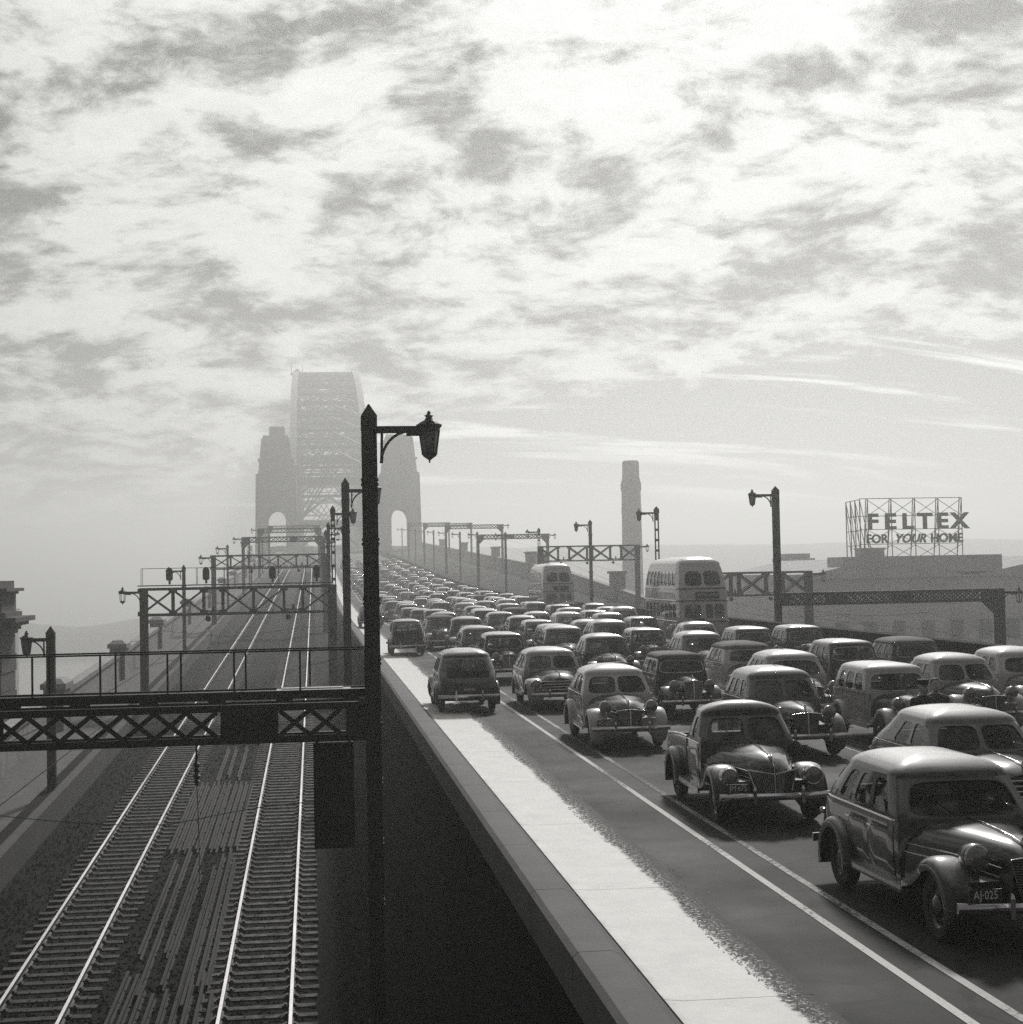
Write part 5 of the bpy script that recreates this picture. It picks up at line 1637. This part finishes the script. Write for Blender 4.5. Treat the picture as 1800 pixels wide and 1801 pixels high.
# --- double-decker buses
def bus_proto():
    parts = []
    L, W, H = 7.9, 1.19, 4.38
    fw = smooth_interp(*zip(*[(.45, 1.16), (1.2, 1.19), (2.5, 1.19), (3.0, 1.17), (3.75, 1.08), (3.95, 1.03)]))
    ff = smooth_interp(*zip(*[(.45, 0), (1.2, .0), (2.0, .05), (2.6, .10), (3.0, .18), (3.75, .48), (3.95, .60)]))
    frr = smooth_interp(*zip(*[(.45, L), (2.5, L), (3.0, L - .05), (3.75, L - .3), (3.95, L - .45)]))
    def ringf(v):
        if v <= 1:
            z = .45 + 3.5 * v
            return (ff(z) - L / 2, frr(z) - L / 2, fw(z), .28 + .1 * v, .3, z, .10)
        a = min(1.0, v - 1) * math.pi / 2; p = 2.3
        k = max(0, math.cos(a)) ** (2 / p); s = math.sin(a) ** (2 / p); ky = 1 - (1 - k) * .38
        ym = 0
        return (ym - (ym - ff(3.95) + L / 2) * ky, ym + (frr(3.95) - L / 2 - ym) * ky, 1.03 * k, .38 * k + .001, .3 * k + .001, 3.95 + .43 * s, .1 * k)
    S = shell_rings(ringf, plan_half)
    vz = lambda z: (z - .45) / 3.5
    side = [(.30 + .055 * k, .30 + .055 * k + .047) for k in range(8)]
    up = [(.008, .215), (-.215, -.008)] + side + [(-b_, -a) for a, b_ in side] + [(.93, 1.07)]
    lo = [(.012, .10), (.11, .215), (-.215, -.03)] + side + [(-b_, -a) for a, b_ in side]
    lv = [vz(z) for z in (.45, .8, 1.2, 1.48, 2.18, 2.4, 2.75, 2.98, 3.72, 3.95)] + [1 + a for a in (.12, .25, .4, .55, .7, .85, 1.0)]
    sh_, panes = make_shell(S, lv, {3: 'lo', 7: 'up'}, {'lo': lo, 'up': up}, inset=.03, mu=.94, mv=.93)
    parts.append(("body", sh_.mesh("body", PAINTS['grey'], 35, True), True, None))
    for pb, bd, w, inn in panes:
        parts.append(("windscreen_pane" if abs(w[0]) < .22 and abs(w[1]) < .22 else "window_pane", pb.mesh("pane", GLASS, 40), False, None))
    for z in (2.32, 2.88, 1.36):
        b = MB(); b.tube([S(-1 + .02 * k, vz(z)) + nrm(S, -1 + .02 * k, vz(z)) * .012 for k in range(100)], .03, 5, closed=True); parts.append(("waist_band", b.mesh("waist_band", PAINTS['dove'], 60), False, None))
    b = MB(); b.box((0, 0, 2.58), (2.1, L - .6, .06)); parts.append(("upper_floor", b.mesh("upper_floor", DARKIN), False, None))
    b = MB(); b.box((0, 0, .6), (2.1, L - .4, .06)); parts.append(("lower_floor", b.mesh("lower_floor", DARKIN), False, None))
    for dk in (2.6, .62):
        for k in range(6):
            for s in (-.6, .6):
                b = MB(); b.box((s, -2.2 + k * .95, dk + .35), (.8, .4, .12)); b.box((s, -2.0 + k * .95, dk + .62), (.8, .1, .55)); parts.append(("bench_seat", b.mesh("bench_seat", DARKIN), False, None))
    # radiator, lamps, wheels, bumper, destination box
    b = MB(); b.box((-.28, -L / 2 - .05, 1.0), (.62, .12, .85)); b.box((-.28, -L / 2 - .05, 1.45), (.5, .1, .1)); parts.append(("radiator", b.mesh("radiator", BLACK), False, None))
    b = MB()
    for k in range(9): b.box((-.54 + .065 * k, -L / 2 - .125, .98), (.014, .02, .74))
    parts.append(("radiator_bars", b.mesh("radiator_bars", mat("grille_metal", .35, .3, metal=1.0)), False, None))
    for s in (-1, 1):
        b = MB(); b.lathe([(.0, .1), (.12, .05), (.14, -.03), (.12, -.05), (0, -.08)], 14, 'y', (s * .82, -L / 2 - .06, .85)); parts.append(("headlamp", b.mesh("headlamp", LENS, 50), False, None))
        for yy in (-L / 2 + 1.1, L / 2 - 1.7):
            b = MB(); r = .5; b.lathe([(r - .2, -.12), (r - .08, -.14), (r, -.08), (r, .08), (r - .08, .14), (r - .2, .12)], 22, 'x', (s * 1.03, yy, r)); b.lathe([(r - .2, s * .1), (.2, s * .03), (.14, s * .1), (0, s * .12)], 16, 'x', (s * 1.03, yy, r)); parts.append(("wheel", b.mesh("wheel", RUBBER, 40), False, None))
    b = MB(); b.box((.15, -L / 2 + .07, 2.57), (1.1, .1, .3)); parts.append(("destination_box", b.mesh("destination_box", BLACK), False, None))
    return parts
BUSP = bus_proto()
def bus(x, y, label, route, tone):
    e = empty("double_decker_bus", (x, y + 3.95, z_road(y + 4) + .006), label, "bus", "double-decker buses")
    for n, me, pt, par in BUSP:
        o = link(n, me, e)
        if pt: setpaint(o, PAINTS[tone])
    t = text_mesh(route, .2, .004, PLATETXT)
    link("route_lettering", t, e, (.15, -3.95 + .01, 2.57))
    return e
bus(17.85, 72.0, "nearer double-decker bus beside the right lamp posts", "WYNYARD", 'cream')
bus(17.6, 114.5, "farther double-decker bus, hazier, left of the chimney", "SPIT 3", 'cream')
# ================================================================ people
def person(loc, rotz, label, coat, cap, seated=False, hat=None, lean=0.0):
    """one continuous skinned body; head, hair and cap as children"""
    J = {}
    def j(n, x, y, z, r): J[n] = (Vector((x, y, z)), r)
    hip = .93
    j('pelvis', 0, 0, hip, .155); j('waist', 0, .0, 1.10, .145); j('chest', 0, .01, 1.30, .175); j('upper', 0, .02, 1.43, .15); j('neck', 0, .01, 1.53, .062); j('skull', 0, -.005, 1.60, .07)
    E = [('pelvis', 'waist'), ('waist', 'chest'), ('chest', 'upper'), ('upper', 'neck'), ('neck', 'skull')]
    for s, n in ((-1, 'l'), (1, 'r')):
        j('sh' + n, s * .185, .02, 1.43, .085); j('el' + n, s * .235, .03, 1.15, .058); j('wr' + n, s * .225, -.10, .90, .038); j('ha' + n, s * .215, -.14, .83, .034)
        j('hp' + n, s * .10, 0, .88, .11); j('kn' + n, s * .105, -.02, .48, .075); j('an' + n, s * .11, .02, .09, .05); j('to' + n, s * .13, -.16, .04, .04)
        E += [('upper', 'sh' + n), ('sh' + n, 'el' + n), ('el' + n, 'wr' + n), ('wr' + n, 'ha' + n), ('pelvis', 'hp' + n), ('hp' + n, 'kn' + n), ('kn' + n, 'an' + n), ('an' + n, 'to' + n)]
    if seated:
        for s, n in ((-1, 'l'), (1, 'r')):
            j('kn' + n, s * .13, -.42, .90, .08); j('an' + n, s * .12, -.52, .50, .05); j('to' + n, s * .13, -.68, .46, .04)
            j('el' + n, s * .25, -.12, 1.18, .058); j('wr' + n, s * .17, -.38, 1.20, .038); j('ha' + n, s * .15, -.44, 1.22, .034)
    names = list(J); me = bpy.data.meshes.new("person")
    me.from_pydata([J[n][0] for n in names], [(names.index(a), names.index(b_)) for a, b_ in E], [])
    o = bpy.data.objects.new("tmp_person", me); COL.objects.link(o)
    sk = o.modifiers.new("skin", 'SKIN'); sk.use_smooth_shade = True
    ss = o.modifiers.new("sub", 'SUBSURF'); ss.levels = 2
    for i, n in enumerate(names):
        r = J[n][1]; dat = me.skin_vertices[0].data[i]
        dat.radius = (r, r * (.72 if n in ('chest', 'upper', 'waist', 'pelvis') else 1)); dat.use_root = (n == 'pelvis')
    dg = bpy.context.evaluated_depsgraph_get()
    bm_ = bpy.data.meshes.new_from_object(o.evaluated_get(dg))
    bpy.data.objects.remove(o)
    bm_.materials.clear(); bm_.materials.append(coat); bm_.materials.append(SKIN); bm_.materials.append(BLACK)
    for pl in bm_.polygons:
        cz = pl.center
        hand = min((cz - J['hal'][0]).length, (cz - J['har'][0]).length) < .075
        pl.material_index = 1 if (cz.z > 1.525 or hand) else 2 if cz.z < .085 and not seated else 0
    body = link("person", bm_, None, loc, rotz, label, "person")
    # fingers
    for n, s in (('hal', -1), ('har', 1)):
        h = J[n][0]; w = J['wr' + n[-1]][0]; d = (h - w).normalized(); side = Vector((0, 1, 0)).cross(d).normalized() if not seated else Vector((1, 0, 0))
        b = MB()
        for q in range(4):
            p = h + d * .02 + side * (.024 * (q - 1.5)) ; ln = (.07, .08, .075, .06)[q]
            b.tube([p, p + d * ln * .55, p + d * ln + Vector((0, -.015, -.005))], [.0095, .009, .007], 6)
        p = h - d * .02 + side * .03 * (1 if s < 0 else -1); b.tube([p, p + side * .03 * (1 if s < 0 else -1) + d * .02, p + side * .03 * (1 if s < 0 else -1) + d * .05], [.011, .010, .008], 6)
        b.build("fingers", SKIN, body, smooth=60)
    # head
    b = MB(); rings = []
    hz = 1.555; hh = .235
    prof = [(0, .35), (.06, .62), (.16, .80), (.30, .92), (.45, 1.0), (.60, 1.02), (.75, .97), (.87, .80), (.95, .52), (1.0, .05)]
    for t, k in prof:
        ring = []
        for q in range(16):
            a = 2 * math.pi * q / 16
            x = .074 * k * math.cos(a); y = .095 * k * math.sin(a) - .01 - (.018 if t < .35 and math.sin(a) < 0 else 0)
            if abs(math.cos(a)) < .2 and math.sin(a) < 0 and .36 < t < .55: y -= .022     # nose
            if .5 < t < .65 and math.sin(a) < -.6 and abs(math.cos(a)) > .3: y += .010       # eye sockets
            ring.append((x, y, hz + hh * t))
        rings.append(ring)
    b.loft(rings, True, True)
    hd = b.build("head", SKIN, body, smooth=70)
    for s in (-1, 1):
        b = MB(); b.lathe([(0, -.008), (.02, -.006), (.024, 0), (.018, .008), (0, .009)], 8, 'x', (s * .076, .0, hz + .12)); b.build("ear", SKIN, hd, smooth=60)
        b = MB(); b.lathe([(0, -.008), (.009, -.004), (.009, .004), (0, .008)], 8, 'y', (s * .03, -.094, hz + .132)); b.build("eye", BLACK, hd, smooth=60)
    b = MB(); b.box((0, -.112, hz + .062), (.04, .008, .010)); b.build("mouth", mat("lips", .18, .6), hd)
    if cap:
        b = MB(); b.lathe([(.082, hz + .165), (.084, hz + .205), (.098, hz + .232), (.100, hz + .246), (.07, hz + .258), (0, hz + .262)], 18, 'z', (0, .0, 0)); 
        b.v = [(x, y * 1.18 - .01, z) for x, y, z in b.v]
        pk = [(.085 * math.cos(a), -.05 - .085 * math.sin(a), hz + .165 - .012 * math.sin(a)) for a in [math.pi * k / 8 for k in range(9)]]
        b.add(pk, [tuple(range(9))]); b.build("peaked_cap", BLACK, body, smooth=45)
    else:
        b = MB(); b.lathe([(.080, hz + .13), (.083, hz + .18), (.070, hz + .225), (.03, hz + .248), (0, hz + .25)], 16, 'z', (0, .012, 0)); b.v = [(x, y * 1.2, z) for x, y, z in b.v]; b.build("hair", HAIR, body, smooth=60)
    return body
person((10.62, 27.1, 0), R(20), "man in dark coat and peaked cap standing between the lanes", CLOTH, True)
person((10.95, 27.35, 0), R(-12), "bareheaded man in a dark coat beside the man in the peaked cap", CLOTH2, False)
def driver(carx, cary, kind, label, coat=CLOTH2, passenger=0):
    P = SPECS[kind]; z = .62 + .06 - .93 + .10
    person((carx + .33 - passenger * .66, cary + P['cowl'] + (1.0 if kind != 'ute' else .78), z), 0, label, coat, False, seated=True)
driver(6.98, 14.9, 'sedan', "driver seated in the black saloon nearest the camera")
driver(6.75, 22.8, 'ute', "driver seated in the black pickup")
driver(6.65, 33.2, 'fastback', "driver seated in the pale grey coupe by the double line")
driver(9.8, 20.9, 'chrome', "driver seated in the grey chrome-grilled saloon at the right edge")
driver(9.7, 30.6, 'trunkback', "driver seated in the dark high-nosed saloon beside the pickup")
